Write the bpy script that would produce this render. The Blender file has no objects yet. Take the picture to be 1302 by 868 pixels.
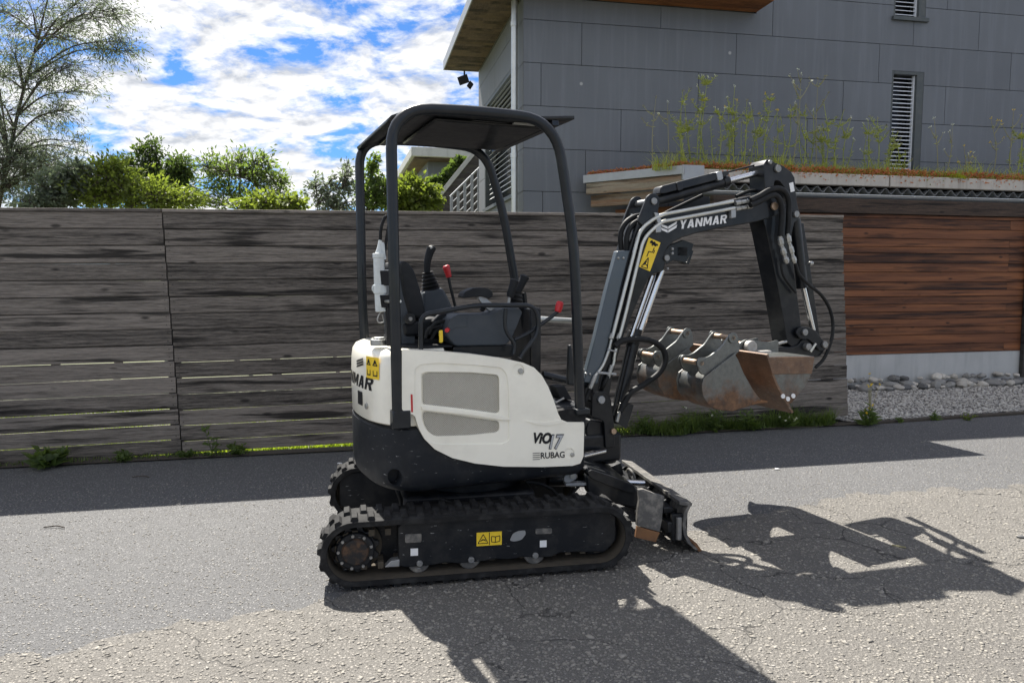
import bpy, bmesh, math, random
import numpy as np
from mathutils import Vector as V, Matrix
from math import radians as R, sin, cos, pi, atan
random.seed(7)
SC = bpy.context.scene
COL = SC.collection
# ------------------------------------------------------------------ camera, sky, sun, exposure
H, PIT, FPX = 1.525, atan(82/950), 950.0
cam = bpy.data.cameras.new('camera'); co = bpy.data.objects.new('camera', cam); COL.objects.link(co)
co.location = (0, 0, H); co.rotation_euler = (pi/2-PIT, 0, 0)
cam.sensor_width = 36; cam.lens = 36*FPX/1302; cam.clip_start = .05; cam.clip_end = 5000
SC.camera = co
SUN = V((-.258, .528, .809)).normalized()
EL = math.asin(SUN.z); AZ = math.atan2(SUN.x, SUN.y)      # clockwise from +Y
SC.view_settings.view_transform = 'Standard'; SC.view_settings.look = 'None'
SC.view_settings.exposure = 2.6; SC.view_settings.gamma = 1
sl = bpy.data.lights.new('sun', 'SUN'); sl.energy = 2.0; sl.angle = R(.55); sl.color = (1, .95, .87)
so = bpy.data.objects.new('sun', sl); COL.objects.link(so)
so.rotation_euler = SUN.to_track_quat('Z', 'Y').to_euler(); so.location = (-10, 20, 30)

class G:
    """tiny node-graph helper"""
    def __init__(s, nt): s.nt = nt; nt.nodes.clear()
    def n(s, t, ins=None, **props):
        nd = s.nt.nodes.new(t)
        for k, v in props.items(): setattr(nd, k, v)
        for k, v in (ins or {}).items(): s.set(nd, k, v)
        return nd
    def set(s, nd, k, v):
        sock = nd.inputs[k]
        if isinstance(v, bpy.types.Node): v = v.outputs[0]
        if isinstance(v, bpy.types.NodeSocket): s.nt.links.new(v, sock)
        else: sock.default_value = v
    def mth(s, op, a, b=0.0, clamp=False):
        return s.n('ShaderNodeMath', {0: a, 1: b}, operation=op, use_clamp=clamp).outputs[0]
    def ramp(s, fac, stops):
        nd = s.n('ShaderNodeValToRGB', {0: fac}); e = nd.color_ramp.elements
        while len(e) < len(stops): e.new(.5)
        for i, (p, c) in enumerate(stops):
            e[i].position = p; e[i].color = (c, c, c, 1) if isinstance(c, (int, float)) else (*c[:3], 1)
        return nd.outputs[0]
    def mix(s, fac, a, b, blend='MIX'):
        nd = s.n('ShaderNodeMix', data_type='RGBA', blend_type=blend)
        s.set(nd, 0, fac)
        for i, x in ((6, a), (7, b)):
            if isinstance(x, tuple): x = (*x[:3], 1)
            s.set(nd, i, x)
        return nd.outputs[2]
    def noise(s, vec, scale, detail=4, rough=.55, dist=0.0):
        nd = s.n('ShaderNodeTexNoise', {'Scale': scale, 'Detail': detail, 'Roughness': rough, 'Distortion': dist})
        if vec is not None: s.set(nd, 'Vector', vec)
        return nd.outputs[0]
    def mapping(s, vec, rot=(0, 0, 0), scale=(1, 1, 1), loc=(0, 0, 0)):
        return s.n('ShaderNodeMapping', {'Vector': vec, 'Rotation': rot, 'Scale': scale, 'Location': loc}).outputs[0]
    def pos(s): return s.n('ShaderNodeNewGeometry').outputs['Position']
    def obj(s): return s.n('ShaderNodeTexCoord').outputs['Object']
    def rnd(s): return s.n('ShaderNodeObjectInfo').outputs['Random']
    def bump(s, h, strength=.3, dist=.01, normal=None):
        nd = s.n('ShaderNodeBump', {'Height': h, 'Strength': strength, 'Distance': dist})
        if normal is not None: s.set(nd, 'Normal', normal)
        return nd.outputs[0]
    def out(s, color, rough=.6, metal=0.0, normal=None, coat=0.0, spec=.5):
        b = s.n('ShaderNodeBsdfPrincipled')
        if isinstance(color, tuple): color = (*color[:3], 1)
        s.set(b, 'Base Color', color); s.set(b, 'Roughness', rough); s.set(b, 'Metallic', metal)
        s.set(b, 'Coat Weight', coat); s.set(b, 'Coat Roughness', .08); s.set(b, 'Specular IOR Level', spec)
        if normal is not None: s.set(b, 'Normal', normal)
        o = s.n('ShaderNodeOutputMaterial'); s.nt.links.new(b.outputs[0], o.inputs[0])
        return b

w = bpy.data.worlds.new('World'); SC.world = w; w.use_nodes = True
g = G(w.node_tree)
sky = g.n('ShaderNodeTexSky', sky_type='NISHITA', sun_disc=False, sun_elevation=EL, sun_rotation=AZ,
          air_density=1.0, dust_density=.35, ozone_density=2.0, altitude=400)
SKY = .15
tc = g.n('ShaderNodeTexCoord').outputs['Generated']
sp = g.n('ShaderNodeSeparateXYZ', {0: tc})
den = g.mth('ADD', g.mth('MAXIMUM', sp.outputs[2], 0.0), .26)
cv = g.n('ShaderNodeCombineXYZ', {0: g.mth('DIVIDE', sp.outputs[0], den), 1: g.mth('DIVIDE', sp.outputs[1], den), 2: 3.7})
cv1 = g.mapping(cv.outputs[0], rot=(0, 0, R(12)), scale=(1.0, 1.15, 1), loc=(3.1, .6, 0))
n1 = g.noise(cv1, 6.4, 11, .6, .2)
n2 = g.noise(g.mapping(cv1, loc=(-.02, .04, 0)), 6.4, 9, .57, .2)
big = g.noise(cv1, 1.5, 2, .5)
dens = g.mth('ADD', n1, g.mth('MULTIPLY', g.mth('SUBTRACT', big, .5), .55))
mask = g.ramp(dens, [(.40, 0.0), (.48, .6), (.57, 1.0)])
lit = g.mth('ADD', .44, g.mth('MULTIPLY', g.mth('SUBTRACT', n1, n2), 3.2), True)
cc = g.mix(lit, (.40, .42, .46), (.90, .89, .88))
CLOUD = g.n('ShaderNodeVectorMath', {0: cc, 'Scale': .265}, operation='SCALE').outputs[0]
skyc = g.n('ShaderNodeVectorMath', {0: sky.outputs[0], 'Scale': SKY}, operation='SCALE').outputs[0]
skyc = g.mix(1.0, skyc, (.052, .094, .150), 'MULTIPLY')
fin = g.mix(mask, skyc, CLOUD)
bg = g.n('ShaderNodeBackground', {'Color': fin, 'Strength': 1.0})
wo = g.n('ShaderNodeOutputWorld'); g.nt.links.new(bg.outputs[0], wo.inputs[0])

# ------------------------------------------------------------------ pixel rays -> points on real planes
def ray(u, v):
    a, b = (u-651)/FPX, -(v-434)/FPX
    return V((a, cos(PIT)+b*sin(PIT), -sin(PIT)+b*cos(PIT)))
CP = V((0, 0, H))
def ground(u, v, z=0.0):
    r = ray(u, v); return CP + r*((z-H)/r.z)
class Frame:
    """vertical reference plane: origin, forward f, lateral n (away from the viewer)"""
    def __init__(s, x, y, yaw):
        s.o = V((x, y, 0)); a = R(yaw); s.f = V((cos(a), sin(a), 0)); s.n = V((-sin(a), cos(a), 0))
    def px(s, u, v, l=0.0):
        r = ray(u, v); return CP + r*((s.n.dot(s.o - CP)+l)/s.n.dot(r))
    def at(s, a, l, z): return s.o + s.f*a + s.n*l + V((0, 0, z))
    def loc(s, p): d = p-s.o; return d.dot(s.f), d.dot(s.n), p.z
UP = Frame(-.258, 4.275, 21.5)       # upper structure, about the slew axis
TR = Frame(-.945, 3.475, 11.0)        # undercarriage, origin at rear outer corner of the near track
FE = Frame(-2.9, 6.28, 13.0)         # fence
HO = Frame(.156, 10.60, 11.5)        # house front wall, origin at the corner
SH = Frame(4.806, 10.085, 13.2)      # shed front wall

# ------------------------------------------------------------------ mesh building
WORLD = {}
class MB:
    def __init__(s): s.v = []; s.f = []
    def add(s, vs, fs):
        o = len(s.v); s.v += [tuple(x) for x in vs]; s.f += [tuple(i+o for i in q) for q in fs]; return s
    def prism(s, pts, ext):
        n = len(pts); ext = V(ext); nr = V((0, 0, 0))
        for i in range(n): nr += V(pts[i]).cross(V(pts[(i+1) % n]))
        pts = [V(p) for p in pts]
        if nr.dot(ext) > 0: pts.reverse()
        vs = pts+[p+ext for p in pts]
        fs = [tuple(range(n)), tuple(range(2*n-1, n-1, -1))]
        fs += [((i+1) % n, i, i+n, (i+1) % n+n) for i in range(n)]
        return s.add(vs, fs)
    def box(s, c, ax, ay, az):
        c, ax, ay, az = V(c), V(ax), V(ay), V(az)
        if ax.cross(ay).dot(az) < 0: ax = -ax
        vs = [c+ax*i+ay*j+az*k for i in (-1, 1) for j in (-1, 1) for k in (-1, 1)]
        return s.add(vs, [(0, 1, 3, 2), (4, 6, 7, 5), (0, 4, 5, 1), (2, 3, 7, 6), (0, 2, 6, 4), (1, 5, 7, 3)])
    def tube(s, pts, r, n=10, caps=True):
        pts = [V(p) for p in pts]; m = len(pts); rs = r if isinstance(r, (list, tuple)) else [r]*m
        t0 = (pts[1]-pts[0]).normalized(); u = t0.orthogonal().normalized(); vs = []
        for i, p in enumerate(pts):
            t = (pts[min(i+1, m-1)]-pts[max(i-1, 0)]).normalized()
            u = (u-t*u.dot(t)).normalized(); b = t.cross(u)
            vs += [p+(u*cos(2*pi*k/n)+b*sin(2*pi*k/n))*rs[i] for k in range(n)]
        fs = [(i*n+k, i*n+(k+1) % n, (i+1)*n+(k+1) % n, (i+1)*n+k) for i in range(m-1) for k in range(n)]
        if caps: fs += [tuple(range(n-1, -1, -1)), tuple(range((m-1)*n, m*n))]
        return s.add(vs, fs)
    def cyl(s, a, b, r, r2=None, n=20): return s.tube([a, b], [r, r if r2 is None else r2], n)
    def ball(s, c, r, n=10, m=7, sc=(1, 1, 1)):
        c = V(c); vs = [c+V((0, 0, r*sc[2]))]
        for j in range(1, m):
            a = pi*j/m
            vs += [c+V((r*sin(a)*cos(2*pi*k/n)*sc[0], r*sin(a)*sin(2*pi*k/n)*sc[1], r*cos(a)*sc[2])) for k in range(n)]
        vs.append(c-V((0, 0, r*sc[2]))); L = len(vs)-1
        fs = [(0, 1+k, 1+(k+1) % n) for k in range(n)]
        fs += [(1+j*n+k, 1+(j+1)*n+k, 1+(j+1)*n+(k+1) % n, 1+j*n+(k+1) % n) for j in range(m-2) for k in range(n)]
        fs += [(L, 1+(m-2)*n+(k+1) % n, 1+(m-2)*n+k) for k in range(n)]
        return s.add(vs, fs)
    def mesh(s, name, mat, c, smooth=40):
        me = bpy.data.meshes.new(name)
        me.from_pydata([tuple(V(p)-c) for p in s.v], [], s.f); me.update()
        for m_ in (mat if isinstance(mat, list) else [mat]): me.materials.append(m_)
        if smooth:
            me.shade_smooth(); me.set_sharp_from_angle(angle=R(smooth))
        return me
    def build(s, name, mat, parent=None, bevel=0, smooth=40, base=False, seg=2):
        a = np.array(s.v); lo, hi = a.min(0), a.max(0); c = V((lo+hi)/2)
        if base or parent is None: c.z = lo[2]
        return link(bpy.data.objects.new(name, s.mesh(name, mat, c, smooth)), Matrix.Translation(c), parent, bevel, seg)
def link(o, M, parent=None, bevel=0, seg=2):
    COL.objects.link(o); WORLD[o.name] = M.copy()
    if parent is not None:
        o.parent = parent; o.matrix_local = WORLD[parent.name].inverted() @ M
    else: o.matrix_local = M
    if bevel:
        b = o.modifiers.new('bevel', 'BEVEL'); b.width = bevel; b.segments = seg; b.limit_method = 'ANGLE'; b.angle_limit = R(35)
        b.harden_normals = False
    return o
def tag(o, label=None, cat=None, group=None, kind=None):
    for k, v in (('label', label), ('category', cat), ('group', group), ('kind', kind)):
        if v: o[k] = v
    return o
def thing(name, loc, label, cat, group=None):
    return tag(link(bpy.data.objects.new(name, None), Matrix.Translation(V(loc))), label, cat, group)
def slab(fr, pxs, l, t, mb=None, sh=0.0):
    """prism whose front face is a polygon seen at pixels pxs on the plane at lateral l, t thick going away"""
    return (mb or MB()).prism([fr.px(u, v, l)+fr.n*sh for u, v in pxs], fr.n*t)
def fillet(pts, r, n=6):
    pts = [V(p) for p in pts]; out = [pts[0]]
    for i in range(1, len(pts)-1):
        a, b, c = pts[i-1], pts[i], pts[i+1]
        d1, d2 = (a-b), (c-b); k = min(r, d1.length*.48, d2.length*.48)
        p, q = b+d1.normalized()*k, b+d2.normalized()*k
        for j in range(n+1):
            t = j/n; out.append(p*(1-t)**2+b*2*t*(1-t)+q*t*t)
    return out+[pts[-1]]
def spline(pts, n=6):
    pts = [V(p) for p in pts]; P = [pts[0]*2-pts[1]]+pts+[pts[-1]*2-pts[-2]]; out = []
    for i in range(1, len(P)-2):
        for j in range(n):
            t = j/n; a, b, c, d = P[i-1], P[i], P[i+1], P[i+2]
            out.append(.5*((2*b)+(c-a)*t+(2*a-5*b+4*c-d)*t*t+(3*b-a-3*c+d)*t**3))
    return out+[pts[-1]]
def cut(o, cutters):
    """boolean-subtract temporary meshes from an object and bake the result"""
    tmp = []; mods = [m for m in o.modifiers]; keep = [(m.width, m.segments) for m in mods]
    for m in mods: o.modifiers.remove(m)
    for k in cutters:
        t = k.build('cutter', o.data.materials[0], None, 0, 0); tmp.append(t)
        m = o.modifiers.new('b', 'BOOLEAN'); m.object = t; m.operation = 'DIFFERENCE'; m.solver = 'EXACT'
    bpy.context.view_layer.update()
    me = bpy.data.meshes.new_from_object(o.evaluated_get(bpy.context.evaluated_depsgraph_get()))
    o.modifiers.clear(); o.data = me; me.shade_smooth(); me.set_sharp_from_angle(angle=R(40))
    for t in tmp: bpy.data.objects.remove(t)
    for wd, sg in keep:
        b = o.modifiers.new('bevel', 'BEVEL'); b.width = wd; b.segments = sg; b.limit_method = 'ANGLE'; b.angle_limit = R(35)

# ------------------------------------------------------------------ materials
def M(name): 
    m = bpy.data.materials.new(name); m.use_nodes = True; return m, G(m.node_tree)
def paint(name, col, rough=.35, coat=0.0, dirt=(.16, .15, .13), amt=.35, metal=0.0, scale=9, scratch=0.0):
    m, g = M(name); p = g.pos()
    n = g.noise(p, scale, 6, .62); f = g.mth('MULTIPLY', g.ramp(n, [(.45, 0.0), (.8, 1.0)]), amt)
    c = g.mix(f, col, dirt)
    if scratch:
        s1 = g.noise(g.mapping(p, rot=(.3, .5, .4), scale=(3, 3, 30)), 5, 3, .6)
        s2 = g.noise(p, 30, 3, .7)
        k = g.mth('MULTIPLY', g.ramp(s1, [(.66, 0.0), (.69, 1.0)]), g.ramp(s2, [(.52, 0.0), (.6, 1.0)]))
        c = g.mix(g.mth('MULTIPLY', k, scratch), c, (.42, .42, .42))
    r = g.mth('ADD', rough, g.mth('MULTIPLY', g.noise(p, 22, 4), .18))
    g.out(c, r, metal, g.bump(g.noise(p, 60, 3), .04, .004), coat, .28 if max(col) < .03 else .5); return m
BLACK = paint('black_paint', (.0045, .006, .0085), .36, .25, (.09, .088, .08), .28)
TUBE = paint('canopy_paint', (.0075, .0105, .0145), .3, .3, (.07, .07, .07), .2)
SKIRT = paint('skirt_plastic', (.0085, .011, .0155), .42, .0, (.10, .10, .10), .32, scale=5, scratch=.8)
WHITE = paint('cream_paint', (.90, .87, .76), .26, .45, (.50, .46, .38), .36, scale=4)
CONS = paint('console_plastic', (.036, .045, .056), .5, 0, (.14, .14, .13), .2)
SEATM = paint('seat_vinyl', (.007, .0085, .011), .5, 0, (.05, .05, .05), .3)
RUBBER = paint('rubber', (.011, .011, .0115), .72, 0, (.10, .10, .098), .38, scale=14)
HOSE = paint('hose_rubber', (.007, .0075, .008), .5, 0, (.07, .07, .07), .3)
FRAMEM = paint('track_frame_paint', (.006, .0075, .0105), .44, .1, (.10, .095, .085), .28, scratch=.9)
BLUEST = paint('boom_cover_paint', (.065, .085, .105), .34, .3, (.12, .13, .13), .2)
CHROME = paint('chrome_rod', (.72, .72, .72), .12, 0, (.4, .4, .4), .2, 1.0)
PIPE = paint('zinc_pipe', (.62, .62, .58), .3, 0, (.3, .3, .28), .4, .85)
ZINC = paint('zinc_fitting', (.42, .42, .40), .35, 0, (.2, .2, .2), .5, .8, 40)
PIN = paint('pin_steel', (.30, .30, .295), .4, 0, (.10, .095, .085), .6, .7, 60)
SHEET = paint('zinc_sheet', (.38, .39, .40), .42, 0, (.3, .3, .29), .5, .7, 5)
GUNW = paint('grease_gun_white', (.62, .66, .66), .4, .1, (.3, .3, .28), .35, scale=25)
REDP = paint('red_plastic', (.50, .012, .018), .35, .2, (.3, .05, .05), .2)
YELL = paint('yellow_sticker', (.86, .60, .03), .4, 0, (.6, .38, .05), .25)
INK = paint('black_print', (.012, .012, .014), .45, 0, (.05, .05, .05), .2)
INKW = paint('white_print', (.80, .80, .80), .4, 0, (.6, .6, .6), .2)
SILV = paint('silver_print', (.42, .43, .45), .35, 0, (.3, .3, .3), .2)
DIRTM = paint('caked_dirt', (.075, .062, .045), .9, 0, (.03, .028, .024), .7, scale=18)
DIRTY = paint('mud_worn_plate', (.085, .083, .08), .6, 0, (.27, .25, .22), 1.0, scale=26, scratch=.8)
EDGE = paint('rusty_edge', (.22, .11, .05), .7, 0, (.10, .06, .04), .8, .2, 16)
BRASS = paint('worn_pin', (.50, .36, .25), .4, 0, (.28, .18, .11), .6, .7, 30)
m, g = M('worn_bucket_steel'); p = g.pos()
z = g.n('ShaderNodeSeparateXYZ', {0: p}).outputs[2]
rust = g.mth('ADD', g.mth('MULTIPLY', g.mth('SUBTRACT', .955, z), 4.6), g.mth('MULTIPLY', g.mth('SUBTRACT', g.noise(p, 7, 7, .65), .5), 2.6))
rf = g.ramp(rust, [(0.15, 0.0), (.85, 1.0)])
c = g.mix(g.noise(p, 30, 6, .7), (.085, .092, .09), (.24, .245, .235))
c = g.mix(rf, c, g.mix(g.ramp(g.noise(p, 24, 6, .7), [(.35, 0.0), (.7, 1.0)]), (.075, .043, .027), (.215, .115, .058)))
c = g.mix(g.ramp(g.noise(p, 90, 3, .7), [(.6, 0.0), (.75, .6)]), c, (.05, .04, .035))
g.out(c, g.mth('ADD', .34, g.mth('MULTIPLY', rf, .35)), g.mth('SUBTRACT', .75, g.mth('MULTIPLY', rf, .6)), g.bump(g.noise(p, 80, 5, .7), .25, .004)); BUCK = m
m, g = M('rusty_plate_steel'); p = g.pos()
c = g.mix(g.ramp(g.noise(p, 9, 7, .7), [(.3, 0.0), (.7, 1.0)]), (.085, .055, .04), (.23, .135, .08))
c = g.mix(g.ramp(g.noise(g.mapping(p, scale=(1, 1, 3)), 22, 6, .75), [(.56, 0.0), (.72, .75)]), c, (.30, .25, .20))
g.out(c, .58, .25, g.bump(g.noise(p, 60, 6, .7), .3, .004)); RUSTY = m
m, g = M('perforated_grille'); p = g.pos()
a = R(21.5); d = g.n('ShaderNodeMapping', {'Vector': p, 'Rotation': (0, 0, -a)}).outputs[0]
d = g.mapping(d, scale=(150, 0, 150)); 
vo = g.n('ShaderNodeTexVoronoi', {'Vector': g.mapping(d, rot=(0, R(45), 0)), 'Scale': 1.0, 'Randomness': .0})
hole = g.ramp(vo.outputs['Distance'], [(.22, 1.0), (.32, 0.0)])
c = g.mix(g.noise(p, 6, 4), (.44, .42, .36), (.62, .59, .51))
c = g.mix(hole, c, (.02, .02, .02)); g.out(c, .5, .3, g.bump(g.mth('SUBTRACT', 1.0, hole), .5, .004)); GRILL = m

def wood(name, dark, light, yaw, knots=True, stain=.8, rough=.75, scale=1.0, red=None, rv_=.26):
    m, g = M(name)
    r = g.rnd(); off = g.n('ShaderNodeCombineXYZ', {0: g.mth('MULTIPLY', r, 91.0), 1: g.mth('MULTIPLY', r, 37.0), 2: g.mth('MULTIPLY', r, 53.0)}).outputs[0]
    v = g.n('ShaderNodeVectorMath', {0: g.mapping(g.pos(), rot=(0, 0, -R(yaw))), 1: off}, operation='ADD').outputs[0]
    wv = g.noise(g.mapping(v, scale=(.8, 1, 4)), 2.0, 2); 
    v2 = g.n('ShaderNodeVectorMath', {0: v, 1: g.n('ShaderNodeCombineXYZ', {2: g.mth('MULTIPLY', wv, .045)}).outputs[0]}, operation='ADD').outputs[0]
    gr = g.noise(g.mapping(v2, scale=(1.3*scale, 4, 36*scale)), 2.2, 9, .72)
    fine = g.noise(g.mapping(v2, scale=(5, 20, 100)), 2.4, 6, .75)
    tone = g.mth('ADD', g.mth('MULTIPLY', gr, .72), g.mth('MULTIPLY', fine, .62)); tone = g.mth('SUBTRACT', tone, .10)
    tone = g.mth('ADD', tone, g.mth('MULTIPLY', g.mth('SUBTRACT', r, .5), rv_))
    c = g.mix(g.ramp(tone, [(.36, 0.0), (.72, 1.0)]), dark, light)
    if red: c = g.mix(g.mth('MULTIPLY', g.ramp(g.noise(g.mapping(v2, scale=(.5, 1, 11)), 1.6, 4), [(.4, 0.0), (.68, 1.0)]), .75), c, red)
    st = g.noise(g.mapping(v2, scale=(.55, 1, 10)), 1.6, 7, .6, .1)
    c = g.mix(g.mth('MULTIPLY', g.ramp(st, [(.525, 0.0), (.63, 1.0)]), stain), c, tuple(x*.3 for x in dark))
    if knots:
        vo = g.n('ShaderNodeTexVoronoi', {'Vector': g.mapping(v, scale=(2.4, 1, 6.5)), 'Scale': 1.0})
        k = g.ramp(vo.outputs['Distance'], [(.06, 1.0), (.12, 0.0)])
        c = g.mix(g.mth('MULTIPLY', k, .8), c, tuple(x*.35 for x in dark))
    vp = g.n('ShaderNodeTexVoronoi', {'Vector': g.mapping(v, scale=(5, 1, 40)), 'Scale': 1.0})
    c = g.mix(g.mth('MULTIPLY', g.ramp(vp.outputs['Distance'], [(.02, .5), (.05, 0.0)]), g.ramp(g.noise(v, 3, 2), [(.6, 0.0), (.65, 1.0)])), c, (.35, .34, .32))
    hgt = g.mth('ADD', gr, fine)
    g.out(c, rough, 0, g.bump(hgt, .55, .006), spec=.3); return m
FWOOD = wood('weathered_fence_wood', (.017, .0148, .0132), (.27, .236, .203), 13, stain=.88, rv_=.20)
FPOST = wood('dark_post_wood', (.02, .018, .016), (.06, .055, .05), 13)
SWOOD = wood('red_brown_cladding', (.036, .014, .008), (.145, .055, .025), 13.2, stain=.7, red=(.29, .112, .044), rough=.6, rv_=.75)
SBEAM = wood('sooty_beam_wood', (.03, .022, .018), (.13, .085, .06), 13.2, stain=.9)
EAVEW = wood('grey_eave_board', (.09, .07, .05), (.30, .26, .20), -52, stain=.7, red=(.22, .10, .045))
SOFF = wood('stained_soffit_wood', (.030, .022, .017), (.135, .095, .068), 101.5, stain=.75, red=(.17, .115, .065), scale=.6)
SOFO = wood('orange_soffit_wood', (.10, .04, .018), (.30, .12, .045), 11.5, stain=.3)
STWOOD = wood('stair_wall_wood', (.035, .030, .028), (.11, .10, .095), 8, stain=.5)

def fibre(name, base, var=.12):
    m, g = M(name); p = g.pos(); r = g.rnd()
    n = g.mth('ADD', g.mth('MULTIPLY', g.noise(p, 1.1, 5, .6), .9), g.mth('MULTIPLY', r, .28))
    c = g.mix(n, tuple(x*(1-var*1.6) for x in base), tuple(x*(1+var) for x in base))
    st = g.noise(g.mapping(p, scale=(9, 9, .5)), 1.3, 5, .6)
    c = g.mix(g.mth('MULTIPLY', g.ramp(st, [(.5, 0.0), (.75, 1.0)]), .38), c, tuple(x*1.5 for x in base))
    sp_ = g.n('ShaderNodeTexVoronoi', {'Vector': p, 'Scale': 1.15})
    c = g.mix(g.ramp(sp_.outputs['Distance'], [(.022, .8), (.034, 0.0)]), c, (.42, .42, .42))
    g.out(c, .62, 0, g.bump(g.noise(p, 70, 4), .06, .004), spec=.4); return m
PANEL = fibre('fibre_cement_panel', (.140, .151, .170))
BACK = paint('wall_backing', (.012, .012, .014), .8)
SIDEP = fibre('pale_side_panel', (.15, .155, .165), .06)
FRAMED = paint('window_frame_grey', (.065, .075, .078), .45)
BLIND = paint('blind_aluminium', (.74, .76, .80), .38, 0, (.5, .5, .52), .3, .2)
BLINDW = paint('blind_white', (.72, .72, .70), .5, 0, (.5, .5, .5), .3)
GLASSD = paint('dark_glazing', (.012, .014, .018), .06)
m, g = M('concrete'); p = g.pos()
c = g.mix(g.noise(p, 2.2, 8, .62), (.36, .365, .36), (.55, .55, .535))
st = g.noise(g.mapping(p, scale=(6, 6, .6)), 1.5, 6, .6); c = g.mix(g.mth('MULTIPLY', g.ramp(st, [(.5, 0.0), (.7, 1.0)]), .35), c, (.25, .25, .245))
g.out(c, .85, 0, g.bump(g.noise(p, 45, 6, .7), .25, .004)); CONC = m
m, g = M('pale_fascia_concrete'); p = g.pos()
c = g.mix(g.noise(p, 3, 8, .62), (.36, .33, .29), (.60, .56, .50))
st = g.noise(g.mapping(p, scale=(9, 9, .7)), 1.5, 6, .6); c = g.mix(g.mth('MULTIPLY', g.ramp(st, [(.52, 0.0), (.72, 1.0)]), .5), c, (.20, .17, .14))
g.out(c, .85, 0, g.bump(g.noise(p, 45, 6, .7), .25, .004)); FASC = m
m, g = M('corrugated_fibre_sheet'); p = g.pos()
c = g.mix(g.noise(p, 8, 7, .65), (.13, .132, .135), (.36, .365, .37)); g.out(c, .8, 0, g.bump(g.noise(p, 50, 5), .2, .004)); CORR = m

def leafm(name, a, b, trans=.45, flower=None, tt=(1.5, 1.55, .7)):
    m, g = M(name)
    p = g.pos(); n = g.noise(p, 3.5, 3); rnd = g.n('ShaderNodeNewGeometry').outputs['Random Per Island']
    f = g.mth('ADD', g.mth('MULTIPLY', n, .55), g.mth('MULTIPLY', rnd, .5), True)
    c = g.mix(f, a, b)
    if flower: c = g.mix(g.ramp(rnd, [(1-flower[1], 0.0), (1-flower[1]+.01, 1.0)]), c, flower[0])
    d = g.n('ShaderNodeBsdfPrincipled', {'Base Color': c, 'Roughness': .5, 'Specular IOR Level': .35})
    t = g.n('ShaderNodeBsdfTranslucent', {'Color': g.mix(1.0, c, tt, 'MULTIPLY')})
    mx = g.n('ShaderNodeMixShader', {0: trans, 1: d.outputs[0], 2: t.outputs[0]})
    o = g.n('ShaderNodeOutputMaterial'); g.nt.links.new(mx.outputs[0], o.inputs[0]); return m
LWILL = leafm('willow_leaf', (.105, .13, .10), (.19, .215, .165), .5, None, (1.25, 1.35, .95))
LDARK = leafm('dark_leaf', (.035, .06, .02), (.10, .145, .045), .45)
LMID = leafm('mid_leaf', (.04, .075, .018), (.11, .16, .045))
LYEL = leafm('yellow_green_leaf', (.085, .12, .025), (.20, .24, .065), .55)
LGRN = leafm('fresh_leaf', (.07, .115, .035), (.16, .21, .08), .55)
LGRASS = leafm('grass_blade', (.06, .11, .025), (.17, .22, .07), .45)
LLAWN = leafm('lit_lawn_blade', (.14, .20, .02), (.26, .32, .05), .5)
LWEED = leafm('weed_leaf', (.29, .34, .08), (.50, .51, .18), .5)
LSED = leafm('sedum_leaf', (.42, .12, .06), (.60, .26, .14), .4, ((.25, .24, .07), .16))
STRAW = paint('dry_stem', (.26, .24, .13), .7, 0, (.16, .13, .07), .5)
BARK = paint('bark', (.075, .06, .048), .85, 0, (.03, .026, .02), .7, scale=30)
YFLOW = leafm('yellow_petal', (.75, .52, .02), (.85, .62, .05), .3)
WFLOW = leafm('white_petal', (.7, .7, .6), (.8, .8, .75), .3)
LMOSS = leafm('moss_cushion', (.30, .36, .02), (.45, .48, .05), .3)

def asphalt(name, base, light, stone, worn):
    m, g = M(name); p = g.pos()
    big = g.noise(p, .55, 5, .6); mid = g.noise(p, 5, 6, .65)
    vo = g.n('ShaderNodeTexVoronoi', {'Vector': p, 'Scale': 72 if worn else 80})
    v2 = g.n('ShaderNodeTexVoronoi', {'Vector': p, 'Scale': 160})
    cell = g.n('ShaderNodeSeparateColor', {0: vo.outputs['Color']}).outputs[0]
    c = g.mix(g.mth('ADD', g.mth('MULTIPLY', big, .6), g.mth('MULTIPLY', mid, .45)), base, light)
    st = g.mth('MULTIPLY', g.ramp(cell, [(.35 if worn else .5, 0.0), (.95, 1.0)]), g.ramp(vo.outputs['Distance'], [(.25, 1.0), (.5, 0.0)]))
    c = g.mix(g.mth('MULTIPLY', st, .95 if worn else .85), c, stone)
    c = g.mix(g.mth('MULTIPLY', g.ramp(v2.outputs['Distance'], [(.3, 0.0), (.62, 1.0)]), .5), c, tuple(x*.35 for x in base))
    if worn:
        wp = g.n('ShaderNodeVectorMath', {0: p, 1: g.n('ShaderNodeVectorMath', {0: g.n('ShaderNodeTexNoise', {'Vector': p, 'Scale': 2.5, 'Detail': 5.0}).outputs[1], 'Scale': .5}, operation='SCALE').outputs[0]}, operation='ADD').outputs[0]
        cr = g.n('ShaderNodeTexVoronoi', {'Vector': wp, 'Scale': 1.5}, feature='DISTANCE_TO_EDGE').outputs['Distance']
        ck = g.mth('MULTIPLY', g.ramp(cr, [(.004, 1.0), (.012, 0.0)]), g.ramp(g.noise(p, 1.1, 3), [(.44, 0.0), (.52, 1.0)]))
        c = g.mix(g.mth('MULTIPLY', ck, .85), c, (.025, .024, .022))
        pa = g.noise(p, 1.6, 6, .6); c = g.mix(g.mth('MULTIPLY', g.ramp(pa, [(.52, 0.0), (.66, 1.0)]), .4), c, (.10, .095, .09))
    hgt = g.mth('ADD', g.mth('MULTIPLY', g.mth('SUBTRACT', .6, vo.outputs['Distance']), g.mth('ADD', .4, cell)), g.mth('MULTIPLY', g.mth('SUBTRACT', .6, v2.outputs['Distance']), .35))
    g.out(c, .78, 0, g.bump(hgt, .6 if worn else .8, .011 if worn else .009), spec=.35); return m
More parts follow.
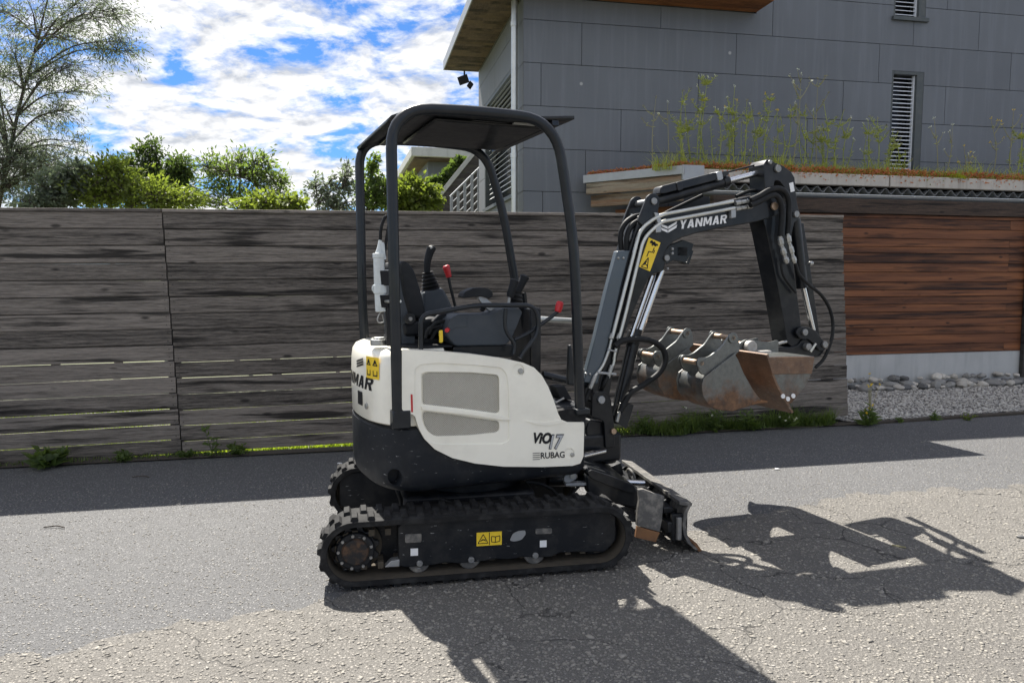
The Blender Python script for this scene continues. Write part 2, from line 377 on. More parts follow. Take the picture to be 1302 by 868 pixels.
ASPH = asphalt('asphalt', (.090, .091, .094), (.155, .154, .154), (.42, .415, .405), False)
WORN = asphalt('worn_aggregate_asphalt', (.114, .107, .097), (.195, .185, .168), (.42, .395, .355), True)
m, g = M('gravel_ground'); p = g.pos()
vo = g.n('ShaderNodeTexVoronoi', {'Vector': p, 'Scale': 38})
c = g.mix(g.n('ShaderNodeSeparateColor', {0: vo.outputs['Color']}).outputs[0], (.18, .17, .155), (.58, .56, .52))
c = g.mix(g.ramp(vo.outputs['Distance'], [(.35, 0.0), (.7, 1.0)]), c, (.05, .045, .04))
g.out(c, .85, 0, g.bump(g.mth('SUBTRACT', .7, vo.outputs['Distance']), .9, .015)); GRAV = m
m, g = M('lawn_soil'); p = g.pos()
g.out(g.mix(g.noise(p, 4, 6, .65), (.09, .10, .05), (.16, .17, .085)), .9); LAWN = m
m, g = M('dark_soil'); p = g.pos()
g.out(g.mix(g.noise(p, 9, 6, .65), (.03, .026, .02), (.085, .07, .055)), .95, 0, g.bump(g.noise(p, 40, 5), .6, .02)); SOIL = m
def stonem(name, a, b):
    m, g = M(name); p = g.pos(); r = g.rnd(); i = g.n('ShaderNodeNewGeometry').outputs['Random Per Island']
    c = g.mix(g.mth('ADD', g.mth('MULTIPLY', g.noise(p, 14, 6, .65), .55), g.mth('MULTIPLY', g.mth('ADD', r, i), .3)), a, b)
    ve = g.noise(g.mapping(p, rot=(.4, .7, .2), scale=(1, 1, 4)), 9, 5, .6, .5)
    c = g.mix(g.mth('MULTIPLY', g.ramp(ve, [(.6, 0.0), (.66, 1.0)]), .35), c, (.5, .48, .44))
    g.out(c, .75, 0, g.bump(g.noise(p, 55, 5), .35, .006)); return m
STP = stonem('pale_stone', (.24, .22, .19), (.62, .58, .51))
STG = stonem('grey_stone', (.11, .108, .104), (.33, .32, .30))
STD = stonem('dark_stone', (.055, .058, .06), (.16, .155, .15))
CHIPG = stonem('pale_gravel', (.16, .15, .135), (.60, .57, .52))
CHIP = stonem('stone_chip', (.07, .066, .06), (.43, .40, .345))
# ------------------------------------------------------------------ ground
def sheet(name, pts, mat, kind='structure', thick=0.0):
    mb = MB()
    if thick: mb.prism(pts, V((0, 0, -thick)))
    else: mb.add(pts, [tuple(range(len(pts)))])
    me = mb.mesh(name, mat, V((0, 0, 0)), 0)
    if me.polygons[0].normal.z < 0 and not thick: me.flip_normals()
    return tag(link(bpy.data.objects.new(name, me), Matrix()), kind=kind)
sheet('ground', [V((-900, -900, -.06)), V((900, -900, -.06)), V((900, 900, -.06)), V((-900, 900, -.06))], LAWN)
ka, kb = ground(1085, 541), ground(1302, 527); kd = (kb-ka).normalized()
fl = FE.at(-30, -.10, 0); fr_ = FE.at(6.75, -.14, 0)
sheet('road', [V((-40, -30, 0)), V((60, -30, 0)), ka+kd*40, ka, fr_, fl], ASPH)
rng = random.Random(3)
edge = [(-9, .6), (-4.6, 2.1), (-2.6, 2.72), (-1.79, 2.97), (-1.46, 3.1), (-.88, 3.46), (0.4, 4.05), (1.98, 4.95), (3.83, 5.46), (7, 6.2), (12, 7.2)]
ep = []
for (x0, y0), (x1, y1) in zip(edge, edge[1:]):
    k = max(2, int(math.hypot(x1-x0, y1-y0)/.05))
    for j in range(k):
        t = j/k; x = x0+(x1-x0)*t; y = y0+(y1-y0)*t
        ep.append(V((x+rng.uniform(-.02, .02), y+rng.gauss(0, .028)+.05*sin(x*3.1)+.035*sin(x*8.3+1)+.02*sin(x*21), .004)))
sheet('worn_road_edge', ep+[V((12, -30, .004)), V((-9, -30, .004))], WORN)
sheet('lawn', [FE.at(-40, .03, -.015), FE.at(5.9, .03, -.015), V((2.6, 11, -.015)), V((-3, 60, -.015)), V((-60, 60, -.015))], LAWN)
sheet('verge_soil', [FE.at(-30, -.13, .012), FE.at(6.72, -.17, .012), FE.at(6.72, .0, .012), FE.at(-30, .0, .012)], SOIL)
gb = [ka+V((0, .10, .02)), ka+kd*14+V((0, .10, .02)), SH.at(14, -.02, .03), SH.at(-2.6, -.02, .03), FE.at(6.3, .5, .02), FE.at(6.55, .05, .02)]
sheet('gravel_bed', gb, GRAV)
mb = MB(); mb.box(ka+kd*7+V((-.02, .05, .0)), kd*7.2, V((-kd.y, kd.x, 0))*.03, V((0, 0, .022)))
tag(mb.build('kerb_strip', SOIL, None, .008), kind='structure')

def scatter(name, pts, mat, smin, smax, flat=.6, seed=1, kind='stuff'):
    """many small stones as one mesh"""
    r = np.random.default_rng(seed); n = len(pts); pts = np.array(pts)
    ico = bmesh.new(); bmesh.ops.create_icosphere(ico, subdivisions=1, radius=1); ico.verts.ensure_lookup_table()
    bv = np.array([v.co for v in ico.verts]); bf = np.array([[v.index for v in f.verts] for f in ico.faces]); ico.free()
    s = smin+(smax-smin)*r.random(n)**2.6
    sc = np.stack([s*r.uniform(.75, 1.35, n), s*r.uniform(.6, 1.0, n), s*flat*r.uniform(.6, 1.1, n)], 1)
    a = r.uniform(0, 2*pi, n); ca, sa = np.cos(a), np.sin(a)
    vv = bv[None]*sc[:, None]*(1+.22*r.standard_normal((n, len(bv), 1)))
    x = vv[..., 0]*ca[:, None]-vv[..., 1]*sa[:, None]; y = vv[..., 0]*sa[:, None]+vv[..., 1]*ca[:, None]
    vv = np.stack([x, y, vv[..., 2]], -1)+pts[:, None]
    ff = bf[None]+(np.arange(n)*len(bv))[:, None, None]
    return npmesh(name, vv.reshape(-1, 3), ff.reshape(-1, 3), mat, kind)
def npmesh(name, vv, ff, mat, kind=None, parent=None, smooth=False):
    lo, hi = vv.min(0), vv.max(0); c = (lo+hi)/2; c[2] = lo[2]
    me = bpy.data.meshes.new(name); k = ff.shape[1]
    me.vertices.add(len(vv)); me.vertices.foreach_set('co', (vv-c).ravel())
    me.loops.add(ff.size); me.loops.foreach_set('vertex_index', ff.ravel().astype(np.int32))
    me.polygons.add(len(ff)); me.polygons.foreach_set('loop_start', (np.arange(len(ff))*k).astype(np.int32))
    me.update(calc_edges=True); me.materials.append(mat)
    if smooth: me.shade_smooth()
    o = link(bpy.data.objects.new(name, me), Matrix.Translation(V(c)), parent)
    return tag(o, kind=kind)
def inside(p, poly):
    x, y = p; c = False
    for (x0, y0), (x1, y1) in zip(poly, poly[1:]+poly[:1]):
        if (y0 > y) != (y1 > y) and x < (x1-x0)*(y-y0)/(y1-y0)+x0: c = not c
    return c
wp = [(v.x, v.y) for v in ep]+[(12, -1), (-9, -1)]
pp = []
rg = random.Random(11)
while len(pp) < 25000:
    d = 1.9+4.6*rg.random()**1.5; u = rg.uniform(-.75, .8); x, y = u*d, d
    if inside((x, y), wp): pp.append((x, y, .0045))
tag(scatter('loose_chippings', pp, CHIP, .0020, .0115, .45, 5), 'pale stone chippings bedded in the worn road surface', 'chippings')
pp = []
while len(pp) < 900:
    d = 1.9+4.0*rg.random(); u = rg.uniform(-.75, .8); x, y = u*d, d
    if inside((x, y), wp): pp.append((x, y, .0045))
tag(scatter('coarse_stones', pp, CHIP, .006, .017, .38, 15), 'larger flat stones showing in the worn road surface', 'stones')
pp = []
while len(pp) < 13000:
    d = 2.2+4.9*rg.random()**1.2; u = rg.uniform(-.75, .8); x, y = u*d, d
    if not inside((x, y), wp) and y < 6.0+x*.23: pp.append((x, y, .001))
tag(scatter('road_grit', pp, CHIP, .0018, .0075, .5, 6), 'fine pale grit lying on the smooth asphalt', 'grit')
pp = []; gp = [(v.x, v.y) for v in gb]
while len(pp) < 9000:
    x, y = rg.uniform(3.0, 9.5), rg.uniform(7.6, 11)
    if inside((x, y), gp): pp.append((x, y, .028))
tag(scatter('gravel_chips', pp, CHIPG, .008, .022, .7, 8), 'grey crushed gravel between kerb and concrete base', 'gravel')

# ------------------------------------------------------------------ fence
fence = thing('wooden_fence', FE.at(0, 0, 0), 'tall weathered grey fence of horizontal boards along the road', 'fence')
xl = [(268.4, 269.6), (290.8, 290.8), (312.7, 311.8), (335.3, 334), (357.4, 355.8), (379.7, 376.5), (400.9, 397.2), (422.8, 418.2), (444.2, 438.8), (465.8, 459.1), (488.8, 479.6), (509.5, 500.3), (531.2, 520.4), (552.4, 540.4), (572.7, 560), (592.0, 577.5)]
xr = [(270.6, 277.2), (291.6, 294.7), (312.8, 312.3), (334.4, 329.8), (355.4, 347), (376.4, 364.3), (397, 380.9), (417.4, 397.7), (438, 414.2), (458.4, 430.2), (478, 447.2), (498.4, 464.2), (518.4, 481.1), (537.8, 498.4), (557.2, 514.5), (571.5, 528.8)]
fr2 = random.Random(4)
fcs = []
def fboards(rows, ua, ub, A0, A1, gaps):
    L = [(FE.loc(FE.px(ua, y0)), FE.loc(FE.px(ub, y1))) for y0, y1 in rows]
    def z(i, a): (p, _, q), (p2, _, q2) = L[i]; return q+(q2-q)*(a-p)/(p2-p)
    for i in range(len(rows)-1):
        a0, a1 = A0(i+.5), A1(i+.5)
        gt, gbm = max(gaps[i], .0105 if gaps[i] < .002 else 0)/2, max(gaps[i+1], .0105 if gaps[i+1] < .002 else 0)/2
        ns = 10; top, bot = [], []; ph = fr2.random()*6; am = .0012
        for j in range(ns+1):
            a = a0+(a1-a0)*j/ns
            top.append((a, z(i, a)-gt+am*sin(ph+a*1.7))); bot.append((a, z(i+1, a)+gbm+am*sin(ph+2+a*1.3)))
        off = fr2.uniform(-.0025, .0025)
        mb = MB().prism([FE.at(a, off, zz) for a, zz in top]+[FE.at(a, off, zz) for a, zz in reversed(bot)], FE.n*.024)
        if gaps[i+1] < .002:                           # shiplap tongue closing the joint from behind
            lo = [(a, zz) for a, zz in bot]; mb.prism([FE.at(a, .018+off, zz+.004) for a, zz in lo]+[FE.at(a, .018+off, zz-.012) for a, zz in reversed(lo)], FE.n*.005)
        b = mb.build('fence_board', FWOOD, fence, .0016, 30, seg=1)
    return z
gl = [.003, .0012, .0012, .0012, .0012, .0012, .0012, .0012, .0015, .0068, .0075, .0075, .0075, .008, .008, .003]
gr2 = [.003, .0014, .0014, .0012, .0012, .001, .001, .0012, .0014, .0050, .0075, .0062, .0060, .0055, .0055, .003]
def jxf(i): return FE.loc(FE.px(206+26*i/15, 270+312*i/15))[0]
def rxf(i): return FE.loc(FE.px(1071.5+7*i/15, 277+254*i/15))[0]
jx, rex = jxf(0), rxf(0)
zl = fboards(xl, 0, 205, lambda i: -4.6, lambda i: jxf(i)-.005, gl)
# the joint leans a little, so does the right edge of the left boards: the boards' ends follow it
zr = fboards(xr, 300, 1071, lambda i: jxf(i)+.005, rxf, gr2)
mb = MB()
for a0, a1, zf in ((-4.6, jx-.004, zl), (jx+.004, rex, zr)):
    mb = MB().prism([FE.at(a0, -.02, zf(0, a0)), FE.at(a1, -.02, zf(0, a1)), FE.at(a1, -.02, zf(0, a1)+.026), FE.at(a0, -.02, zf(0, a0)+.026)], FE.n*.085)
    mb.build('cap_board', FWOOD, fence, .004, 30)
for a in (jxf(7), jx+2.15, jx+4.25, rxf(7)-.14, -2.3):
    MB().box(FE.at(a, .065, 1.0), FE.f*.045, FE.n*.045, V((0, 0, 1.06))).build('fence_post', FPOST, fence, .003)
# nail heads beside the joint
mb = MB()
for i in range(15):
    for s in (-.035, .035):
        for t in (.25, .75):
            zf = zl if s < 0 else zr; a = jxf(i+.5)+s
            q = FE.at(a, -.0045, zf(i, a)*(1-t)+zf(i+1, a)*t); mb.cyl(q, q+FE.n*.004, .004, n=6)
mb.build('nail_heads', FPOST, fence)['kind'] = 'stuff'

# ------------------------------------------------------------------ grey house
house = thing('grey_house', HO.at(3, 0, 0), 'large grey panel-clad house with a wooden roof overhang behind the fence', 'house')
def hp(u, v): return HO.loc(HO.px(u, v))
def hz(y665, y1302): return hp(665, y665)[2]*.5+hp(1302, y1302)[2]*.5
JZ = [hz(24.6, 68.4), hz(79.3, 116), hz(134, 163.4), hz(188.3, 210.5), hz(242.6, 258)]
st = (JZ[0]-JZ[4])/4
rows = [JZ[0]+3*st, JZ[0]+2*st, JZ[0]+st]+JZ+[JZ[4]-st, JZ[4]-2*st, 0.0]
WEND = 12.0; ROOFZ = 5.36
vj = {0: [2.0, 5.1, 8.2], 1: [1.2, 4.3, 7.4], 2: [(840.4, 18), (983, 10), (1204.8, 5)], 3: [(936-0, 70), (1161.7, 40), (1245, 40)], 4: [(739.7, 100), (936, 70), (1117.7, 80), (1285, 90)], 5: [(687.9, 105), (887.8, 120), (1071.8, 130), (1201.5, 135)],
      6: [(789.5, 165), (934, 170), (1025.7, 180)], 7: [(744.5, 210), (1000, 220), (1200, 230)], 8: [(690, 255), (850, 255), (1100, 255)], 9: [3.1, 6.2, 9.3]}
# rows: 2 is the band above J0.. ; shift so that band k lies between rows[k] and rows[k+1]
vjr = {0: [2.0, 5.1, 8.2], 1: [(1204.8, 5)], 2: [(840.4, 18), (983, 10), (1161.7, 40), (1245, 40)], 3: [(739.7, 60), (936, 70), (1117.7, 80), (1285, 90)], 4: vj[5], 5: vj[6], 6: vj[7], 7: vj[8], 8: vj[9], 9: [1.6, 4.7, 7.8]}
win1 = (hp(1135.5, 30)[0], hp(1176.5, 30)[0], hp(1135.5, 23.5)[2], hp(1135.5, 23.5)[2]+1.55)
win2 = (hp(1134, 100)[0], hp(1175, 100)[0], hp(1131, 222)[2]-.02, hp(1150, 90.5)[2])
WINS = [win1, win2]
def sub(rects, h):
    o = []
    for x0, x1, z0, z1 in rects:
        a0, a1, b0, b1 = h
        if a1 <= x0 or a0 >= x1 or b1 <= z0 or b0 >= z1: o.append((x0, x1, z0, z1)); continue
        if a0 > x0: o.append((x0, a0, z0, z1))
        if a1 < x1: o.append((a1, x1, z0, z1))
        m0, m1 = max(a0, x0), min(a1, x1)
        if b0 > z0: o.append((m0, m1, z0, b0))
        if b1 < z1: o.append((m0, m1, b1, z1))
    return o
def hbox(mb, x0, x1, z0, z1, l0, l1):
    return mb.box(HO.at((x0+x1)/2, (l0+l1)/2, (z0+z1)/2), HO.f*(x1-x0)*.5, HO.n*(l1-l0)*.5, V((0, 0, (z1-z0)/2)))
TOPZ = rows[0]; TOWER = hp(962, 14)[0]
mb = MB(); bk = sub([(.02, WEND, 0.0, TOPZ)], (-1, TOWER, ROOFZ, 99))
for w_ in WINS: bk = sub(bk, (w_[0]-.002, w_[1]+.002, w_[2]-.002, w_[3]+.002))
for r_ in bk: hbox(mb, *r_, .012, .30)
mb.build('wall', BACK, house)
for k in range(len(rows)-1):
    z1, z0 = rows[k]-.004, rows[k+1]+.004
    js = sorted(x if isinstance(x, (int, float)) else hp(*x)[0] for x in vjr.get(k, []))
    xs = [.0]+js+[WEND]
    for x0, x1 in zip(xs, xs[1:]):
        rr = sub([(x0+.004, x1-.004, z0, z1)], (-1, TOWER, ROOFZ-.004, 99))
        for w_ in WINS: rr = sub(rr, w_)
        rr = [r_ for r_ in rr if r_[1]-r_[0] > .01 and r_[3]-r_[2] > .01]
        for grp in ([[q_] for q_ in rr] if len(rr) == 2 and all(abs(q_[3]-q_[2]-(z1-z0)) < .01 for q_ in rr) else [rr]):
            mb = MB()
            for r_ in grp: hbox(mb, *r_, 0, .011)
            if mb.v: mb.build('wall_panel', PANEL, house, 0, 0)
for (x0, x1, z0, z1), n in ((win1, 20), (win2, 24)):
    mb = MB()
    for a in ((x0, x0+.035, z0+.03, z1), (x1-.12, x1, z0+.03, z1), (x0+.035, x1-.12, z1-.05, z1)): hbox(mb, *a, .004, .20)
    wf = mb.build('window', FRAMED, house, .003)
    hbox(MB(), x0+.03, x1-.10, z0, z1-.02, .21, .225).build('pane', GLASSD, wf)
    hbox(MB(), x0-.03, x1+.03, z0-.03, z0+.028, -.05, .20).build('sill', FRAMED, wf, .003)
    hbox(MB(), x1-.145, x1-.122, z0+.03, z1-.05, .05, .09).build('guide_rail', BLIND, wf)
    zt, zb = z1-.06, z0+.04; sn = int((zt-zb)/.062)
    sm = None
    for i in range(sn):
        zc = zt-.03-i*.062
        c = HO.at((x0+.04+x1-.148)/2, .09, zc); hw = (x1-.148-x0-.04)/2
        if sm is None:
            q = MB(); pr = [(-.034, -.016), (-.018, -.002), (0, .006), (.018, .0095), (.034, .008)]
            for (l0, z0_), (l1, z1_) in zip(pr, pr[1:]):
                q.prism([HO.f*-hw+HO.n*l0+V((0, 0, z0_)), HO.f*-hw+HO.n*l1+V((0, 0, z1_)), HO.f*-hw+HO.n*l1+V((0, 0, z1_+.002)), HO.f*-hw+HO.n*l0+V((0, 0, z0_+.002))], HO.f*2*hw)
            sm = q.mesh('blind_slat', BLIND, V((0, 0, 0)), 60)
        link(bpy.data.objects.new('blind_slat', sm), Matrix.Translation(c), wf)
# side wall
SD = Frame(HO.o.x, HO.o.y, 101.5)          # runs back from the corner; its n points to the left
SL = 3.95
sw = (SD.loc(SD.px(652.5, 246))[0]-.62, SD.loc(SD.px(616.5, 269))[0], SD.loc(SD.px(616, 268.5))[2], SD.loc(SD.px(616, 134))[2])
def sbox(mb, x0, x1, z0, z1, l0, l1):
    return mb.box(SD.at((x0+x1)/2, (l0+l1)/2, (z0+z1)/2), SD.f*(x1-x0)*.5, SD.n*(l1-l0)*.5, V((0, 0, (z1-z0)/2)))
sw = (max(.42, sw[0]), sw[1], sw[2], sw[3])
mb = MB()
for r_ in sub([(.31, SL, 0.0, ROOFZ-.003)], (sw[0]-.002, sw[1]+.002, sw[2]-.002, sw[3]+.002)): sbox(mb, *r_, -.30, -.012)
mb.build('side_wall', BACK, house)
for k in range(2, len(rows)-1):
    z1, z0 = min(rows[k]-.004, ROOFZ-.004), rows[k+1]+.004
    if z1 <= z0: continue
    for x0, x1 in ((.012, 2.2), (2.2, SL)) if k % 2 else ((.012, 1.2), (1.2, SL)):
        mb = MB()
        for r_ in sub([(x0+.004, x1-.004, z0, z1)], sw): 
            if r_[1]-r_[0] > .01 and r_[3]-r_[2] > .01: sbox(mb, *r_, -.011, 0)
        if mb.v: mb.build('side_panel', SIDEP, house, 0, 0)
mb = MB()
for a in ((sw[1]-.05, sw[1], sw[2]+.03, sw[3]), (sw[0], sw[1]-.05, sw[3]-.06, sw[3])): sbox(mb, *a, -.2, -.004)
wf = mb.build('window', FRAMED, house, .003)
sbox(MB(), sw[0], sw[1]-.03, sw[2], sw[3], -.24, -.225).build('pane', GLASSD, wf)
sbox(MB(), sw[0]-.01, sw[1]+.02, sw[2]-.03, sw[2]+.028, -.2, .04).build('sill', FRAMED, wf, .003)
zt, zb = sw[3]-.08, sw[2]+.06; sn = int((zt-zb)/.085); hw = (sw[1]-.35-sw[0])/2; sm = None
for i in range(sn):
    c = SD.at(sw[0]+hw, -.06, zt-i*.085)
    if sm is None:
        q = MB()
        for (l0, z0_), (l1, z1_) in (((.036, -.028), (.012, -.006)), ((.012, -.006), (-.012, .012)), ((-.012, .012), (-.034, .02))):
            q.prism([SD.f*-hw+SD.n*l0+V((0, 0, z0_)), SD.f*-hw+SD.n*l1+V((0, 0, z1_)), SD.f*-hw+SD.n*l1+V((0, 0, z1_+.003)), SD.f*-hw+SD.n*l0+V((0, 0, z0_+.003))], SD.f*2*hw)
        sm = q.mesh('louvre_slat', BLINDW, V((0, 0, 0)), 60)
    link(bpy.data.objects.new('louvre_slat', sm), Matrix.Translation(c), wf)
pr = SD.px(654, 150, .09); pa = SD.loc(pr)[0]
dp = MB().tube([SD.at(pa, .09, 0), SD.at(pa, .09, ROOFZ-.02)], .045, 16).build('downpipe', PIPE, house)
for z in (5.0, 3.2, 1.2): MB().cyl(SD.at(pa, .09, z), SD.at(pa, .09, z+.06), .053, n=16).build('pipe_collar', PIPE, dp)
# roof: slab with wooden soffit, left overhang and front overhang ending part way
OL = .66; RFX = hp(961, 14)[0]; FO = .52
def rpoly(o): return [HO.at(-OL+o, -FO+o, 0), HO.at(RFX-o, -FO+o, 0), HO.at(RFX-o, .25, 0), HO.at(.3, .25, 0), HO.at(.3, SL+.06-o, 0), HO.at(-OL+o, SL+.06-o, 0)]
up_ = V((0, 0, 1))
# the wooden soffit, plank by plank, and the roof deck above it
rf = MB().prism([p+up_*(ROOFZ+.022) for p in rpoly(0)], up_*.17).build('roof', SHEET, house, .006)
for i in range(42):                                  # left soffit planks run across the overhang
    a0 = -FO+i*.1165
    if a0+.11 > SL+.05: break
    MB().box(HO.at((-OL+.012-.012)/2, a0+.057, ROOFZ+.01), HO.f*(OL-.03)/2, HO.n*.0565, up_*.010).build('soffit_plank', SOFF, rf)
for i in range(4):
    MB().box(HO.at((RFX-.0)/2, -FO+.066+i*.1215, ROOFZ+.01), HO.f*(RFX/2-.012), HO.n*.059, up_*.010).build('soffit_plank', SOFO, rf)
lamp = thing('security_floodlight', SD.at(SL+.0, .40, ROOFZ), 'small black floodlight hanging under the far corner of the roof overhang', 'lamp')
q = SD.px(590.5, 101, .40)
MB().cyl(q+up_*.14, q+up_*.02, .015).build('stem', INK, lamp)
MB().box(q+V((-.02, 0, -.01)), V((.085, 0, .03)), V((0, .05, 0)), V((-.02, 0, .06))).build('lamp_head', INK, lamp, .006)
MB().box(q+V((.1, 0, -.10)), V((.03, 0, -.03)), V((0, .03, 0)), V((.03, 0, .045))).build('motion_sensor', INK, lamp, .006)

# ------------------------------------------------------------------ shed with planted roof
shed = thing('wooden_shed', SH.at(1, 0, 0), 'red-brown boarded shed with concrete base and planted flat roof', 'shed')
def sz(u, v, l=0.0): return SH.loc(SH.px(u, v, l))
x0s, x1s = sz(905, 300)[0], 9.0
zc_ = sz(1090, 451)[2]; zt_ = sz(1090, 272)[2]
rr = random.Random(9); zz = zc_; hs = []
while zz < zt_-.03:
    h = rr.choice([.085, .10, .11, .12, .135, .11]); h = min(h, zt_-zz); hs.append((zz, zz+h)); zz += h
for a, b in hs:
    xs = [x0s]; 
    while xs[-1] < x1s: xs.append(min(x1s, xs[-1]+rr.choice([4.6, 5.4, 6.2])))
    if x1s-xs[-2] < .6: xs.pop(-2)
    d = rr.uniform(-.004, .004)
    for p, q in zip(xs, xs[1:]):
        MB().prism([SH.at(p+.001, d, a+.0025), SH.at(q-.001, d, a+.0025), SH.at(q-.001, d+.006, b-.0025), SH.at(p+.001, d+.006, b-.0025)], SH.n*.022).build('cladding_board', SWOOD, shed, .002, 30, seg=1)
MB().box(SH.at((x0s+x1s)/2, .10, (zt_+zc_)/2), SH.f*(x1s-x0s)/2, SH.n*.055, up_*((zt_-zc_)/2)).build('wall_core', BACK, shed)
MB().box(SH.at((x0s+x1s)/2, .09, zc_/2-.03), SH.f*((x1s-x0s)/2+.002), SH.n*.085, up_*(zc_/2+.026)).build('concrete_base', CONC, shed, .004)
MB().box(SH.at((x0s+x1s)/2, .02, zt_+.10), SH.f*((x1s-x0s)/2), SH.n*.05, up_*.096).build('beam', SBEAM, shed, .006)
MB().box(SH.at(sz(1302, 350)[0]+.06, -.035, 1.3), SH.f*.06, SH.n*.028, up_*1.27).build('corner_post', FPOST, shed, .004)
RA = V((2.17, 9.60, 0)); RB = V((1.03, 10.52, 0))
RL = (RA-SH.o).dot(SH.f); RD = (RA-SH.o).dot(SH.n)                # front edge line of the roof
ftop = SH.loc(SH.px(1100, 222, RD))[2]; fbot = SH.loc(SH.px(1100, 236.5, RD))[2]
ftop0 = SH.loc(SH.px(875, 214, RD))[2]
xj = SH.loc(SH.px(1131.5, 232, RD))[0]; rl2 = SH.loc(SH.px(893, 215, RD))[0]
for p, q in ((rl2, xj-.012), (xj+.012, x1s)):
    MB().box(SH.at((p+q)/2, RD+.05, (ftop+fbot)/2), SH.f*(q-p)/2, SH.n*.05, up_*(ftop-fbot)/2).build('roof_kerb', FASC, shed, .008)
back = [HO.at(.95, -.004, 0), HO.at(9, -.004, 0)]
deck = [SH.at(RL+.12, RD+.1, 0), SH.at(x1s, RD+.1, 0), back[1], RB]
MB().prism([p+up_*(fbot+.02) for p in deck], up_*(ftop-fbot-.05)).build('roof_deck', SOIL, shed)
# corrugated sheet under the kerb
q = MB(); n = 900; x0c = RL+.25; prev = None
for i in range(n+1):
    a = x0c+(x1s-x0c)*i/n; zz = fbot-.056+.034*cos(a*2*pi/.177)
    cur = (a, zz)
    if prev: q.prism([SH.at(prev[0], RD+.06, prev[1]), SH.at(cur[0], RD+.06, cur[1]), SH.at(cur[0], RD+.06, cur[1]+.009), SH.at(prev[0], RD+.06, prev[1]+.009)], SH.n*.9)
    prev = cur
q.build('corrugated_sheet', CORR, shed, 0, 50)
MB().box(SH.at((RL+.5+x1s)/2, RD+.24, fbot-.10), SH.f*(x1s-RL-.5)/2, SH.n*.02, up_*.085).build('eave_filler_board', CONC, shed)
gt = SH.loc(SH.px(1150, 250, RD-.02))[2]; q = MB(); pr = []
for k in range(11): a = pi+pi*k/10; pr.append((.062*cos(a), .055*sin(a)))
for (l0, z0_), (l1, z1_) in zip(pr, pr[1:]):
    q.prism([SH.at(RL+.25, RD+.03+l0, gt+z0_), SH.at(RL+.25, RD+.03+l1, gt+z1_), SH.at(RL+.25, RD+.03+l1*1.06, gt+z1_*1.06), SH.at(RL+.25, RD+.03+l0*1.06, gt+z0_*1.06)], SH.f*(x1s-RL-.25))
gut = q.build('gutter', SHEET, shed, 0, 60)
MB().tube([SH.at(RL+.25, RD-.034, gt+.002), SH.at(x1s, RD-.034, gt+.002)], .011, 8).build('gutter_bead', PIPE, gut)
for u in (1012, 1087, 1160, 1230, 1296):
    a = SH.loc(SH.px(u, 252, RD))[0]
    MB().box(SH.at(a, RD+.03, gt+.002), SH.f*.008, SH.n*.075, up_*.006).build('gutter_bracket', PIPE, gut)
# left end of the roof: metal flashing and two weathered boards
ED = (RB-RA).normalized(); EN = V((ED.y, -ED.x, 0))                  # EN points to the left/front
if EN.y > 0: EN = -EN
EL_ = (RB-RA).length; RA2 = SH.at(RL, RD, 0)
def ebox(a0, a1, z0, z1, o0, o1): return MB().box(RA+ED*(a0+a1)/2+EN*(o0+o1)/2+up_*(z0+z1)/2, ED*(a1-a0)/2, EN*(o1-o0)/2, up_*(z1-z0)/2)
ebox(-.02, EL_+.04, ftop-.075, ftop+.035, -.03, .02).build('edge_flashing', SHEET, shed, .003)
MB().box(SH.at(RL+.13, RD+.005, ftop-.055), SH.f*.15, SH.n*.02, up_*.095).build('corner_flashing', SHEET, shed, .004)
ebox(.03, EL_, ftop-.235, ftop-.08, -.05, .004).build('eave_board', EAVEW, shed, .004)
ebox(.05, EL_-.04, ftop-.40, ftop-.245, -.12, -.056).build('eave_board', EAVEW, shed, .004)
ebox(.42, EL_-.12, .02, ftop-.41, -.62, -.56).build('end_wall', SWOOD, shed)

# ------------------------------------------------------------------ buildings beyond
def fb(y, yaw=10): return Frame(0, y, yaw)
N = fb(24, 14)
nb = thing('neighbour_house', N.at(0, 0, 0)+V((-1, 0, 0)), 'small grey flat-roofed house with a roof terrace seen between the canopy posts', 'house')
slab(N, [(544, 196), (640, 200), (640, 275), (544, 275)], 0, 4).build('wall', PANEL, nb)
b = N.px(524, 189, -1.0); c_ = N.px(640, 196, -1.0)
def nz(u, v, l): return N.px(u, v, l)
zr_ = nz(530, 190, -.6).z
e0 = N.loc(nz(523, 192, -.6))[0]; e1 = N.loc(nz(640, 196, -.6))[0]
MB().prism([N.at(e0, -.6, zr_-.20), N.at(e1, -.6, zr_-.20), N.at(e1, 7, zr_-.20), N.at(e0+.1, 7, zr_-.20)], up_*.28).build('roof', CONC, nb, .02)
MB().prism([N.at(e0+.1, -.5, zr_-.26), N.at(e1, -.5, zr_-.26), N.at(e1, 6.9, zr_-.26), N.at(e0+.2, 6.9, zr_-.26)], up_*.055).build('soffit', SOFF, nb)
rl = MB(); 
for k in range(16): a = e0+.25+k*.18; rl.cyl(N.at(a, -.3, zr_+.08), N.at(a+.10, -.3, zr_+.75), .022, n=6)
rl.tube([N.at(e0+.3, -.3, zr_+.75), N.at(e0+3.2, -.3, zr_+.75)], .03, 6); rl.build('terrace_railing', SHEET, nb)
